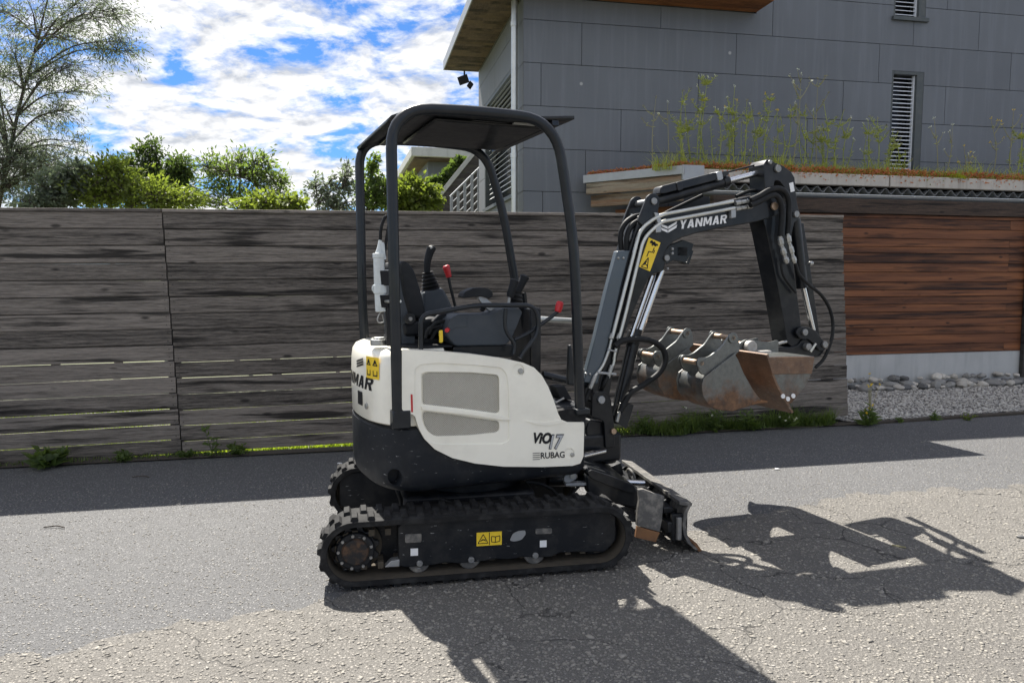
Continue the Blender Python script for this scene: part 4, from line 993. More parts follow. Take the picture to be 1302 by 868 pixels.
# curved decals on the tail: a strip of tail outline parametrised by arc length measured from the near side
tl = [0.0]
for (a, b), (c, d) in zip(tail, tail[1:]): tl.append(tl[-1]+math.hypot(c-a, d-b))
def tailp(t, z, off=.003):
    i = 0
    while i < len(tl)-2 and tl[i+1] < t: i += 1
    k = (t-tl[i])/(tl[i+1]-tl[i]); a, b = tail[i]; c, d = tail[i+1]; s, l = a+(c-a)*k, b+(d-b)*k
    nn = V((d-b, -(c-a), 0)).normalized(); nn = nn if nn.x*s+nn.y*l > 0 else -nn
    return B((s+nn.x*off)*1.003, (l+nn.y*off)*1.003, z)
def tail_t(u, v):
    best = min((abs((lambda p: proj(p)[0])(tailp(tl[-1]*i/200, 1.0))-u), i) for i in range(0, 120)); return tl[-1]*best[1]/200
def proj(p):
    q = V(p)-CP; y = q.y*cos(PIT)-q.z*sin(PIT); z = q.y*sin(PIT)+q.z*cos(PIT); return 651+FPX*q.x/y, 434-FPX*z/y
def tail_z(t, v):
    lo, hi = .5, 1.4
    for _ in range(30):
        m_ = (lo+hi)/2
        if proj(tailp(t, m_))[1] > v: lo = m_
        else: hi = m_
    return lo
def text_mesh(txt, shear=0.0, bold=0.0, ext=.0, sp_=1.0):
    cu = bpy.data.curves.new('t', 'FONT'); cu.body = txt; cu.shear = shear; cu.offset = bold; cu.extrude = ext; cu.space_character = sp_; cu.resolution_u = 3
    o = bpy.data.objects.new('t', cu); COL.objects.link(o); bpy.context.view_layer.update()
    me = bpy.data.meshes.new_from_object(o.evaluated_get(bpy.context.evaluated_depsgraph_get()))
    vs = [v.co.copy() for v in me.vertices]; fs = [tuple(p.vertices) for p in me.polygons]
    bpy.data.objects.remove(o); bpy.data.curves.remove(cu); bpy.data.meshes.remove(me)
    x0, x1 = min(v.x for v in vs), max(v.x for v in vs); y0, y1 = min(v.y for v in vs), max(v.y for v in vs)
    return [((v.x-x0)/(x1-x0), (v.y-y0)/(y1-y0), v.z) for v in vs], fs
GLY = {'Y': (5, [[(0,7),(1.7,7),(2.5,4.5),(3.3,7),(5,7),(3.3,2.9),(3.3,0),(1.7,0),(1.7,2.9)]]),
 'A': (5, [[(0,0),(1.6,0),(2.5,4.6),(2.5,7),(1.6,7)], [(5,0),(3.4,7),(2.5,7),(2.5,4.6),(3.4,0)], [(1.874,1.4),(3.126,1.4),(2.891,2.6),(2.109,2.6)]]),
 'N': (5.2, [[(0,0),(1.5,0),(1.5,4.2),(3.7,0),(5.2,0),(5.2,7),(3.7,7),(3.7,2.8),(1.5,7),(0,7)]]),
 'M': (6.2, [[(0,0),(1.5,0),(1.5,4.4),(2.5,1.2),(3.7,1.2),(4.7,4.4),(4.7,0),(6.2,0),(6.2,7),(4.3,7),(3.1,3.2),(1.9,7),(0,7)]]),
 'R': (5, [[(0,0),(1.5,0),(1.5,7),(0,7)], [(1.5,7),(3.7,7),(4.8,6),(3.4,5.5),(3.2,5.7),(1.5,5.7)], [(4.8,6),(4.8,4.3),(3.4,4.6),(3.4,5.5)], [(4.8,4.3),(3.9,3.1),(1.5,3.1),(1.5,4.4),(3.2,4.4),(3.4,4.6)], [(2.1,3.1),(3.7,3.1),(5,0),(3.3,0)]])}
def block_text(txt, shear):
    """heavy sign letters drawn as polygons, in a unit box"""
    vs, fs, x = [], [], 0.0
    for ch in txt:
        wd, polys = GLY[ch]
        for p in polys: fs.append(tuple(range(len(vs), len(vs)+len(p)))); vs += [(x+a+b*shear, b, 0) for a, b in p]
        x += wd+.75
    x0, x1 = min(v[0] for v in vs), max(v[0] for v in vs)
    return [((a-x0)/(x1-x0), b/7, 0) for a, b, _ in vs], fs
def flat_text(name, txt, fr_, quad, l, mat, parent, shear=0, bold=.0, sp_=1.0):
    """lettering laid flat on the plane at lateral l, fitted to the quad (bottom-left, bottom-right, top-right, top-left) of pixels"""
    vs, fs = block_text(txt, shear) if txt == 'YANMAR' else text_mesh(txt, shear, bold, 0, sp_); a, b, c, d = [fr_.px(u, v, l) for u, v in quad]
    mb = MB(); mb.add([(a.lerp(b, x)).lerp(d.lerp(c, x), y) for x, y, z in vs], fs)
    return mb.build(name, mat, parent, 0, 0)
def tail_text(name, txt, t0, t1, z0, z1, mat, parent, shear=0, bold=0):
    vs, fs = block_text(txt, shear); mb = MB(); mb.add([tailp(t0+(t1-t0)*x, z0+(z1-z0)*y) for x, y, z in vs], fs)
    return mb.build(name, mat, parent, 0, 0)
def tail_quad(t0, t1, z0, z1, off=.003, n=6):
    q = MB()
    for i in range(n):
        a, b = t0+(t1-t0)*i/n, t0+(t1-t0)*(i+1)/n
        q.add([tailp(a, z0, off), tailp(b, z0, off), tailp(b, z1, off), tailp(a, z1, off)], [(0, 1, 2, 3)])
    return q
ta, tb_ = tail_t(486, 480), tail_t(455, 480); dt = (tl[-1]/2-ta)
zt0, zt1 = tail_z(ta, 499.5), tail_z(ta, 483)
tw = 2*(tl[-1]/2-tail_t(475, 485))
tail_text('maker_lettering', 'YANMAR', tl[-1]-tail_t(475, 485), tail_t(475, 485), zt0, zt1, INK, cw, .2, .03)
s0, s1 = tail_t(466, 470), tail_t(482, 470); sz0, sz1 = tail_z(s1, 483), tail_z(s1, 455)
stk = tail_quad(s0, s1, sz0, sz1).build('warning_sticker', YELL, cw, 0, 0)
q = MB(); hm, zm = (s0+s1)/2, (sz0+sz1)/2
for i in (0, 1):
    a, b = (s0, hm) if i == 0 else (hm, s1); w_ = (b-a); c = (a+b)/2
    for x in (-.3, 0): 
        q.add([tailp(c+w_*(-.34), zm+.012, .005), tailp(c+w_*.34, zm+.012, .005), tailp(c+w_*.34, zm+.017, .005), tailp(c+w_*-.34, zm+.017, .005)], [(0, 1, 2, 3)])
    for sg in (-1, 1):
        q.add([tailp(c+sg*w_*.34, zm+.012, .005), tailp(c+sg*w_*.22, zm+.012, .005), tailp(c-sg*w_*.03, sz1-.012, .005), tailp(c+sg*w_*.03, sz1-.012, .005)], [(0, 1, 2, 3)])
        q.add([tailp(c+sg*w_*.3, sz0+.015, .005), tailp(c+sg*w_*.22, sz0+.015, .005), tailp(c+sg*w_*.22, zm-.012, .005), tailp(c+sg*w_*.3, zm-.012, .005)], [(0, 1, 2, 3)])
    q.add([tailp(c-w_*.3, sz0+.015, .005), tailp(c+w_*.3, sz0+.015, .005), tailp(c+w_*.3, sz0+.021, .005), tailp(c-w_*.3, sz0+.021, .005)], [(0, 1, 2, 3)])
    q.add([tailp(c-w_*.1, zm+.022, .005), tailp(c+w_*.1, zm+.022, .005), tailp(c+w_*.06, zm+.04, .005), tailp(c-w_*.06, zm+.04, .005)], [(0, 1, 2, 3)])
q.build('sticker_print', INK, stk, 0, 0)
# bird-like maker emblem: slanted wing strokes
e0, e1 = tail_t(462, 465), tail_t(453.5, 465); q = MB(); za, zb_ = tail_z(e0, 470), tail_z(e0, 456)
for k in range(3):
    y0 = za+(zb_-za)*k*.24
    for j in range(6):
        a, b = j/6, (j+1)/6; f = lambda x: y0+(zb_-za)*.42*x
        q.add([tailp(e1+(e0-e1)*a, f(a)), tailp(e1+(e0-e1)*b, f(b)), tailp(e1+(e0-e1)*b, f(b)+.014), tailp(e1+(e0-e1)*a, f(a)+.006)], [(0, 1, 2, 3)])
q.build('emblem', INK, cw, 0, 0)
tail_quad(tail_t(460, 500), tail_t(454.5, 500), tail_z(tail_t(457, 500), 514), tail_z(tail_t(457, 500), 497)).build('data_plate', INK, cw, 0, 0)
tb = tail_t(465.5, 516); q0 = tailp(tb, tail_z(tb, 516), -.01); q1 = tailp(tb, tail_z(tb, 516), .008); MB().cyl(q0, q1, .016, n=14).build('key_lock', ZINC, cw, .002)
# --- engine side panel with grilles
pan = [(511, 446), (513, 444), (560, 446.5), (600, 450), (640, 455.5), (665, 461), (679, 467), (689, 477), (697, 491), (704, 508), (710, 526), (714, 533.5), (722, 536.5), (742.5, 536.5), (743, 541), (742, 580), (738, 589), (728, 592), (690, 593.5), (640, 593), (604, 589), (575, 582), (553, 571), (540, 558), (533, 545), (528, 530), (525, 527), (515, 524), (511, 520)]
panel = slab(UP, pan, FL, .06).build('engine_panel', WHITE, exc, .009, 40, seg=3)
def rnd_poly(pts, r_=4, n=3):
    out = []; m_ = len(pts)
    for i in range(m_):
        a, b, c = (V((*pts[i-1], 0)), V((*pts[i], 0)), V((*pts[(i+1) % m_], 0))); d1, d2 = a-b, c-b
        k = min(r_, d1.length*.4, d2.length*.4); p, q = b+d1.normalized()*k, b+d2.normalized()*k
        for j in range(n+1): t = j/n; x = p*(1-t)**2+b*2*t*(1-t)+q*t*t; out.append((x.x, x.y))
    return out
rec = rnd_poly([(529, 470), (537, 464), (560, 462), (610, 465), (640, 468), (647, 476), (650, 500), (650, 562), (640, 566), (560, 566), (545, 562), (532, 545), (529, 520)], 10)
g1 = rnd_poly([(537.5, 476), (545, 473.5), (600, 474), (638, 477.5), (638.5, 527.5), (600, 522), (538, 515)], 6)
g2 = rnd_poly([(538, 523), (580, 528), (638.5, 536.5), (638, 551), (600, 555), (556, 556.5), (546, 550), (539, 538)], 6)
b1 = [(655, 470), (662, 470), (664, 484), (660, 484)]
cut(panel, [slab(UP, rec, FL-.03, .036), slab(UP, g1, FL-.03, .052), slab(UP, g2, FL-.03, .052),
            slab(UP, [(661.5+8*cos(i*pi/8), 471.5+8*sin(i*pi/8)) for i in range(16)], FL-.03, .036),
            slab(UP, [(727+6.5*cos(i*pi/8), 577.5+6.5*sin(i*pi/8)) for i in range(16)], FL-.03, .035)])
slab(UP, g1, FL+.017, .01).build('air_grille', GRILL, panel, 0, 0); slab(UP, g2, FL+.017, .01).build('air_grille', GRILL, panel, 0, 0)
for u, v, rr_ in ((661.5, 471.5, .017), (727, 577.5, .013)):
    p = UP.px(u, v, FL+.01); MB().cyl(p, p-UP.n*.014, rr_, rr_*.8, n=18).build('panel_lock', ZINC, panel, .002)
slab(UP, rnd_poly([(536, 516.5), (600, 523.8), (640, 529), (651, 533.5), (640, 534), (600, 527.6), (537, 521)], 2), FL-.006, .018).build('grille_rib', WHITE, panel, .003)
slab(UP, rnd_poly([(668, 535), (690, 537), (716, 533.5), (718, 537), (700, 541), (684, 540)], 2), FL-.004, .008).build('step_crease', WHITE, panel, .003)
slab(UP, [(522.2, 501), (524.6, 501.4), (525.2, 524), (522.8, 523.6)], FL-.0015, .002).build('red_reflector', REDP, panel)
# lettering on the panel
for nm, t_, q4, l, mt, sh, bo in (('model_lettering', 'ViO', [(678, 563.5), (701, 564.5), (701.5, 549.5), (678.5, 549.5)], FL-.0018, INK, .25, .05),
                                  ('model_number', '17', [(697.5, 571.5), (715.5, 571.5), (717.5, 551.5), (699.5, 552)], FL-.003, INK, .15, .05),
                                  ('model_number', '17', [(698.7, 570.3), (714.6, 570.5), (716.4, 552.8), (700.4, 553.2)], FL-.0042, SILV, .15, .015),
                                  ('dealer_lettering', 'RUBAG', [(687.5, 583), (718, 581.5), (718, 573.5), (687.5, 575)], FL-.0018, INK, 0, .02)):
    flat_text(nm, t_, UP, q4, l, mt, panel, sh, bo)
for y in (575.8, 578.4, 581, 583.6):
    slab(UP, [(677.5, y), (686.5, y-.5), (686.5, y+.7-.5), (677.5, y+.7)], FL-.0022, .002).build('dealer_stripe', INK, panel)
# --- floor, front step
MB().box(B(.22, 0, .80), UP.f*.32, UP.n*.44, up_*.024).build('floor_plate', SKIRT, exc, .008)
slab(UP, rnd_poly([(709, 522), (730, 519.5), (745, 522), (746, 532), (738, 536.5), (716, 536.5)], 3), FL+.01, .40).build('step_mat', RUBBER, exc, .006)
# --- canopy
def tubep(pts, l, r_, name, fil, rad=.15, mat=TUBE, parent=exc, n=14):
    return MB().tube(fillet([UP.px(u, v, l) for u, v in pts], rad, 8), r_, n).build(name, mat, parent)
NL, FAR = -.485, .485
near = tubep([(505.5, 523), (500, 300), (496.5, 137.5), (600, 140.5), (706, 152.5), (730, 310), (737.5, 522)], NL, .0275, 'canopy_hoop', 1, .20)
farh = tubep([(464, 440), (460.5, 380), (456.5, 178), (540, 180), (616, 189), (640, 270), (669, 442)], FAR, .0275, 'canopy_hoop', 1, .16)
for u, v in ((509.5, 525),):
    c = UP.px(u, v, NL); MB().box(c-up_*.03+UP.n*.01, UP.f*.045, UP.n*.035, up_*.045).build('post_foot', TUBE, exc, .006)
    q = MB()
    for dx in (-.028, .028):
        q.cyl(c+UP.f*dx+up_*.01, c+UP.f*dx+up_*.03, .011, n=6)
        q.build('foot_bolt', ZINC, exc) if dx > 0 else None
c = UP.px(738, 522, NL); MB().box(c, UP.f*.04, UP.n*.04, up_*.015).build('post_foot', TUBE, exc, .004)
# roof: thin dished plate over both hoops, corners from the picture's roof edges
zr1 = UP.px(600, 137, NL).z-.005
def rp(s, l, dz=0): return B(s, l, zr1+dz)
s_r, s_f = UP.loc(UP.px(500, 160, NL))[0], UP.loc(UP.px(733, 151, NL))[0]
roof_o = [(s_r+.01, -.47, -.06), (s_r-.005, -.2, -.02), (s_r-.005, .2, -.02), (s_r+.01, .50, -.06), (.30, .50, -.03), (s_f-.12, .50, -.035), (s_f-.01, .40, -.035), (s_f+.01, .1, -.03), (s_f+.01, -.30, -.03), (s_f-.01, -.47, -.035)]
mb = MB(); top = [rp(a, b, .03) for a, b in ((s_r+.06, -.45), (s_r+.06, .47), (s_f-.02, .47), (s_f, -.45))]
gn = 8; vs = []
for i in range(gn+1):
    for j in range(gn+1):
        x, y = i/gn, j/gn; s = s_r+.0+(s_f+.0-s_r)*x; l = -.46+.95*y
        dz = -.016-.05*max(0, 1-x/.12)**2+.022*max(0, (x-.75)/.25)
        if x == 0: s -= .0
        vs.append(rp(s, l, dz))
fs = [(i*(gn+1)+j, i*(gn+1)+j+1, (i+1)*(gn+1)+j+1, (i+1)*(gn+1)+j) for i in range(gn) for j in range(gn)]
mb.add(vs, fs); rf_ = mb.build('canopy_roof', BLACK, exc, 0, 60)
so_ = rf_.modifiers.new('thick', 'SOLIDIFY'); so_.thickness = .018; so_.offset = 0
MB().box(rp(.02, 0, -.036), UP.f*.30, UP.n*.36, up_*.010).build('roof_liner', BLACK, exc, .02)
MB().prism([ground(u, v, zr1-.034) for u, v in ((625, 174), (654, 157), (683, 159), (656, 174))], V((0, 0, .006))).build('roof_skylight', paint('smoky_skylight', (.42, .43, .41), .3, 0, (.2, .2, .2), .6), rf_)
for s in (-.38, .34): MB().box(rp(s, 0, -.03), UP.f*.02, UP.n*.46, up_*.015).build('roof_crossbar', TUBE, exc, .004)
# --- seat
def seg(pxs, l, t, name, mat, bev=.02, parent=exc, sg=3): return slab(UP, rnd_poly(pxs, 5), l, t).build(name, mat, parent, bev, 40, seg=sg)
seat = seg([(507, 338), (511, 331.5), (519, 333), (527, 343), (535, 368), (541, 392), (541, 402), (533, 406), (521, 403), (513, 375)], -.20, .42, 'seat_backrest', SEATM, .035)
seg([(506, 342), (511, 340), (519, 372), (529, 402), (527, 445), (509, 445)], -.185, .39, 'seat_shell', CONS, .015)
seg([(512, 412), (545, 404), (590, 408), (594, 418), (588, 426), (515, 428)], -.20, .42, 'seat_cushion', SEATM, .03)
MB().box(UP.px(540, 440, 0), UP.f*.2, UP.n*.17, up_*.06).build('seat_base', BLACK, exc, .01)
p = UP.px(520.5, 405, -.20); MB().cyl(p, p-UP.n*.02, .030, n=16).build('recline_hinge', BLACK, exc, .003); MB().cyl(p-UP.n*.02, p-UP.n*.03, .011, n=10).build('hinge_bolt', PIN, exc, .002)
# --- left (far) console with joystick and red lever
seg([(538, 372), (545, 369), (562, 365.5), (567, 372), (576, 391), (580, 402), (578, 432), (545, 440), (538, 420)], .24, .13, 'far_console', CONS, .015)
def bellows(p0, p1, r0, r1, k, name):
    pts, rs = [], []
    for i in range(2*k+1): pts.append(p0.lerp(p1, i/(2*k))); rs.append((r0+(r1-r0)*i/(2*k))*(1.0 if i % 2 == 0 else .78))
    return MB().tube(pts, rs, 18).build(name, HOSE, exc)
jl = .30
bellows(UP.px(548, 368, jl), UP.px(543.5, 346, jl), .062, .033, 5, 'joystick_bellows')
jg = spline([UP.px(543, 347, jl), UP.px(543.5, 333, jl), UP.px(546, 322, jl), UP.px(548.5, 315.5, jl)], 4)
MB().tube(jg, [.018+.010*i/(len(jg)-1) for i in range(len(jg))], 12).build('joystick_grip', SEATM, exc)
MB().ball(jg[-1]-V((0, 0, .004)), .027, 12, 8, (1, 1, .8)).build('joystick_head', SEATM, exc)
MB().cyl(UP.px(547.5, 316, jl-.02), UP.px(550, 314, jl-.025), .007, n=8).build('joystick_button', ZINC, exc)
MB().tube([UP.px(570, 352, .36), UP.px(573, 366, .36), UP.px(580, 394, .36)], .009, 8).build('lever_rod', BLACK, exc)
MB().tube([UP.px(571, 352.5, .36), UP.px(569.3, 346, .36), UP.px(567.3, 339.5, .36), UP.px(566.6, 337.5, .36)], [.017, .020, .023, .016], 12).build('red_lever_knob', REDP, exc, .003)
# --- right (near) console: faceted box, wrist rest, key, guard rail, lever
seg([(566, 425), (572, 405), (582, 399.5), (623, 399), (634, 394), (642, 392), (660.5, 391.5), (664.5, 397), (652, 429), (644, 439), (579, 440.5)], -.38, .16, 'near_console', CONS, .008, sg=2)
slab(UP, [(566.5, 425), (572, 405.5), (582, 400), (594, 400), (594, 416), (579, 416.5)], -.383, .012).build('console_facet', CONS, exc, .002)
slab(UP, [(640, 397), (660, 392), (664, 397), (655, 420), (641, 420)], -.384, .012).build('console_facet', CONS, exc, .002)
seg([(576, 440), (655, 438), (655, 455), (576, 450)], -.36, .3, 'console_base', BLACK, .006)
slab(UP, rnd_poly([(588, 377.5), (591, 371), (602, 366), (618, 365.5), (626, 370), (627.5, 376), (622, 380), (614, 376.5), (590, 379)], 3), -.34, .09).build('wrist_rest', SEATM, exc, .012, 40, seg=3)
slab(UP, rnd_poly([(607, 377), (617, 376.5), (622, 383), (632, 388), (624, 396), (616, 390)], 2), -.32, .03).build('rest_bracket', SHEET, exc, .005)
MB().tube(spline([UP.px(612, 395, -.28), UP.px(617, 388, -.28), UP.px(622, 386, -.28)], 4), .013, 8).build('rest_arm', SEATM, exc)
slab(UP, rnd_poly([(558.5, 420), (563, 419.5), (563.5, 435), (559, 436)], 1.5), -.395, .01).build('yellow_tag', YELL, exc, .002)
MB().cyl(UP.px(569.5, 419, -.385), UP.px(568, 420, -.41), .012, n=10).build('red_key_switch', REDP, exc, .002)
q = MB(); 
for pts in ([(545, 425), (552, 412), (566, 408)], [(548, 432), (556, 420), (568, 414)], [(541, 430), (545, 418), (560, 415)]): q.tube(spline([UP.px(u, v, -.30) for u, v in pts], 4), .010, 8)
q.build('wiring_loom', HOSE, exc)['kind'] = 'stuff'
seg([(550, 409), (562, 398), (569, 399), (560, 412), (553, 414)], -.25, .05, 'lap_belt_buckle', SEATM, .008)
tubep([(535, 446), (535, 408), (540, 400), (604, 388), (682, 388), (686, 423), (666, 447), (661, 455)], -.43, .0125, 'guard_rail', 1, .07, TUBE)
tubep([(643, 392), (641.5, 420), (655, 437), (653, 450)], -.44, .010, 'guard_rail_stay', 1, .05, TUBE)
tubep([(654, 432), (672, 424), (701, 403), (709, 396), (711, 392)], -.40, .0105, 'blade_lever', 1, .05, TUBE)
MB().tube([UP.px(709, 396.5, -.40), UP.px(710.5, 391, -.40), UP.px(712, 385, -.40), UP.px(712.5, 383, -.40)], [.018, .021, .021, .014], 12).build('red_lever_knob', REDP, exc, .003)
# travel levers and right joystick
def grip(a, b, l, r0, r1, name):
    p, q = UP.px(*a, l), UP.px(*b, l); MB().tube([p, p.lerp(q, .15), p.lerp(q, .55), p.lerp(q, .92), q], [r0*.8, r0, (r0+r1)/2*.92, r1, r1*.6], 12).build(name, SEATM, exc)
grip((648, 378), (655, 355), -.28, .022, .026, 'joystick_grip'); grip((658, 372), (668, 350), .10, .022, .030, 'travel_lever_grip')
bellows(UP.px(655, 386, -.2), UP.px(658, 371, -.2), .048, .030, 3, 'joystick_bellows')
MB().tube([UP.px(646, 390, -.28), UP.px(648, 377, -.28)], .008, 8).build('joystick_shaft', ZINC, exc)
for l, u0, u1 in ((.06, 662, 672), (.12, 668, 677)):
    MB().tube([UP.px(u0-2, 372, l), UP.px(u0+3, 410, l), UP.px(u1, 462, l)], .014, 8).build('travel_lever_rod', BLACK, exc)
MB().box(UP.px(668, 430, .09), UP.f*.035, UP.n*.16, up_*.19).build('control_column', BLACK, exc, .01)
MB().tube([UP.px(662, 404, .30), UP.px(730, 408, .30)], .019, 12).build('cross_tube', PIPE, exc)
MB().tube([UP.px(690, 476, -.05), UP.px(742, 488, -.05), UP.px(752, 489, -.05)], .021, 12).build('front_handrail', TUBE, exc)
for i, (pl_, l) in enumerate(((([(706, 492), (718, 490), (728, 508), (712, 508)]), -.30), (([(698, 498), (708, 495), (714, 512), (702, 512)]), -.12), (([(724, 439), (727, 438), (732, 490), (722, 489)]), -.28))):
    slab(UP, pl_, l, .09 if i < 2 else .03).build(('foot_pedal', 'foot_pedal', 'knee_plate')[i], SEATM if i < 2 else TUBE, exc, .006)
q = MB()
for a, b in (((706, 512), (717, 506)), ((712, 520), (721, 514)), ((703, 508), (711, 517))): q.tube([UP.px(*a, -.33), UP.px(*b, -.33)], .007, 8)
q.build('pedal_linkage', ZINC, exc)['kind'] = 'stuff'
# --- grease gun on the rear post
gl_ = -.30
def gpx(u, v): return UP.px(u, v, gl_)
gun = MB().tube([gpx(481.5, 324), gpx(482.5, 360), gpx(484.3, 396)], .028, 16).build('grease_gun', GUNW, exc, .003)
MB().tube([gpx(481.4, 322), gpx(481.6, 328)], .031, 16).build('gun_cap', GUNW, gun, .003)
MB().tube([gpx(482.8, 362), gpx(483.2, 373)], .033, 16).build('clamp_ring', GUNW, gun, .003)
q = MB(); q.tube([gpx(482, 324), gpx(483, 314), gpx(483.5, 305)], [.022, .013, .008], 10); q.tube([gpx(488, 330), gpx(486, 312), gpx(486.5, 308)], [.012, .014, .008], 10); q.build('gun_head', GUNW, gun)
MB().tube(spline([gpx(483.5, 306), gpx(484.5, 290), gpx(489, 277), gpx(493, 276), gpx(494.5, 285), gpx(490, 312), gpx(487, 345)], 5), .0085, 8).build('gun_hose', HOSE, gun)
MB().tube(spline([gpx(484, 396), gpx(480, 405), gpx(482, 410), gpx(488, 409), gpx(486, 400)], 4), .004, 6).build('gun_ring', ZINC, gun)
MB().tube(spline([gpx(478, 361), gpx(474, 364), gpx(474, 369), gpx(478, 372)], 4), .004, 6).build('gun_handle', GUNW, gun)
for v0, v1 in ((344, 363), (375, 391)): slab(UP, [(483, v0), (496, v0), (496, v1), (485, v1)], gl_-.03, .07).build('gun_bracket', INK, exc, .003)
MB().cyl(gpx(487, 383), UP.px(509, 383, -.5), .007, n=8).build('bracket_rod', PIPE, exc)
slab(UP, [(492, 385), (496, 385), (497, 440), (492, 440)], -.33, .05).build('gun_post', INK, exc, .003)

# ------------------------------------------------------------------ undercarriage
TW = .23
def stadium(r_, n=14, x0=.190, x1=1.43, zc=.187, r1=None):
    r1 = r1 or r_
    pts = [(x1+r1*cos(a), zc+r1*sin(a)) for a in [-pi/2+pi*i/n for i in range(n+1)]]
    pts += [(x0+r_*cos(a), zc+r_*sin(a)) for a in [pi/2+pi*i/n for i in range(n+1)]]
    return pts
def make_track(l0, flip):
    o_ = stadium(.165); i_ = stadium(.135); n = len(o_)
    mb = MB(); vs = []
    for l in (0, .012, TW-.012, TW):
        k = 1.0 if l in (.012, TW-.012) else .97
        vs += [TR.at(.8+(x-.8), l0+l, .187+(z-.187)*(k if True else 1)) for x, z in o_]
    ni = len(vs)
    for l in (0, TW): vs += [TR.at(x, l0+l, z) for x, z in i_]
    fs = []
    for a in range(3): fs += [(a*n+j, a*n+(j+1) % n, (a+1)*n+(j+1) % n, (a+1)*n+j) for j in range(n)]
    fs += [(ni+j, ni+(j+1) % n, (j+1) % n, j) for j in range(n)]
    fs += [(3*n+j, 3*n+(j+1) % n, ni+n+(j+1) % n, ni+n+j) for j in range(n)]
    fs += [(ni+n+j, ni+n+(j+1) % n, ni+(j+1) % n, ni+j) for j in range(n)]
    mb.add(vs, [tuple(reversed(f)) for f in fs])
    tr = mb.build('rubber_track', RUBBER, exc, 0, 50)
    # tread lugs: one block mesh, placed round the belt
    P = stadium(.165, 24); Ls = [0]; m_ = len(P)
    for i in range(m_): Ls.append(Ls[-1]+math.hypot(P[(i+1) % m_][0]-P[i][0], P[(i+1) % m_][1]-P[i][1]))
    def along(t):
        t %= Ls[-1]; i = 0
        while Ls[i+1] < t: i += 1
        k = (t-Ls[i])/(Ls[i+1]-Ls[i]); a, b = P[i], P[(i+1) % m_]
        return a[0]+(b[0]-a[0])*k, a[1]+(b[1]-a[1])*k, math.atan2(b[1]-a[1], b[0]-a[0])
    nl = 44; pitch = Ls[-1]/nl; lm = None
    for i in range(nl):
        for sd in (0, 1):
            x, z, a = along(i*pitch+sd*pitch*.5)
            if lm is None:
                q = MB(); hx, hl, hh = .021, .050, .016
                top = [(-.6*hx, -hl*.94), (.6*hx, -hl*.94), (.75*hx, hl), (-.45*hx, hl)]; bot = [(-hx, -hl), (hx, -hl), (1.1*hx, hl*1.05), (-.8*hx, hl*1.05)]
                q.add([V((a_, b_, -.004)) for a_, b_ in bot]+[V((a_, b_, hh)) for a_, b_ in top], [(0, 3, 2, 1), (4, 5, 6, 7), (0, 1, 5, 4), (1, 2, 6, 5), (2, 3, 7, 6), (3, 0, 4, 7)])
                lm = q.mesh('tread_lug', RUBBER, V((0, 0, 0)), 25)
            t = TR.f*cos(a)+up_*sin(a); nn = TR.f*sin(a)-up_*cos(a)
            bx = Matrix((t, TR.n, nn)).transposed()
            if sd: bx = bx @ Matrix.Diagonal((-1, -1, 1))
            c = TR.at(x, l0+(.062 if sd == 0 else TW-.062), z)
            o = bpy.data.objects.new('tread_lug', lm); link(o, Matrix.Translation(c) @ bx.to_4x4(), tr)
    # inner drive teeth with caked mud
    q = MB(); P = stadium(.131, 24); 
    for i in range(nl):
        x, z, a = along(i*pitch); x = x-.034*(sin(a)); z = z+.034*cos(a)
        t = TR.f*cos(a)+up_*sin(a); nn = TR.f*-sin(a)+up_*cos(a)
        for l in (.075, .155): q.box(TR.at(x, l0+l, z)+nn*.014, t*.014, TR.n*.016, nn*.016)
    q.build('drive_teeth', DIRTM, tr)['kind'] = 'stuff'
    q = MB(); i_ = stadium(.1335); n = len(i_)
    vs = [TR.at(x, l0+.004, z) for x, z in i_]+[TR.at(x, l0+TW-.004, z) for x, z in i_]
    q.add(vs, [(j, (j+1) % n, (j+1) % n+n, j+n) for j in range(n)]); q.build('muddy_inner_face', DIRTM, tr)
    MB().box(TR.at(.80, l0+(.19 if not flip else .04), .19), TR.f*.72, TR.n*.012, up_*.12).build('inner_filler', FRAMEM, tr, .003)  # added filler plate: keeps the gap between the wheels dark
    # sprocket, idler, rollers, frame
    nf = l0 if not flip else l0+TW; sg = TR.n if not flip else -TR.n
    c = TR.at(.19, nf, .187)+sg*.075
    q = MB(); st = []
    for i in range(44): rr_ = .118 if (i % 4) in (1, 2) else .098; st.append(c+(TR.f*cos(2*pi*i/44)+up_*sin(2*pi*i/44))*rr_)
    spk = q.prism(st, sg*.03).build('sprocket', DIRTM if False else FRAMEM, tr, .003)
    MB().cyl(c-sg*.035, c+sg*.05, .092, .098, n=28).build('final_drive', FRAMEM, tr, .006)
    MB().cyl(c-sg*.05, c-sg*.03, .062, .068, n=28).build('drive_cover', paint('drive_cover_rust', (.022, .021, .021), .6, 0, (.17, .09, .045), .9, scale=22) if 'drive_cover_rust' not in bpy.data.materials else bpy.data.materials['drive_cover_rust'], tr, .005)
    q = MB()
    for i in range(9): a = 2*pi*i/9+.3; p = c+(TR.f*cos(a)+up_*sin(a))*.081; q.cyl(p-sg*.045, p-sg*.034, .008, n=6)
    q.build('drive_bolts', PIN, tr)['kind'] = 'stuff'
    MB().cyl(c+sg*.055, c+sg*.07, .130, n=32).build('hub_filler', DIRTM, tr)  # added muddy filler disc, blocks the bright ground showing past the sprocket
    ci = TR.at(1.43, nf, .187)+sg*.08; MB().cyl(ci, ci+sg*.07, .118, n=28).build('idler_wheel', FRAMEM, tr, .008)
    for u in (533, 598, 681):
        s = TR.loc(TR.px(u, 714, .03))[0]; cr = TR.at(s, nf, .105)+sg*.055
        MB().cyl(cr, cr+sg*.12, .055, n=24).build('track_roller', DIRTY, tr, .006)
    return tr
t1 = make_track(0.0, False)
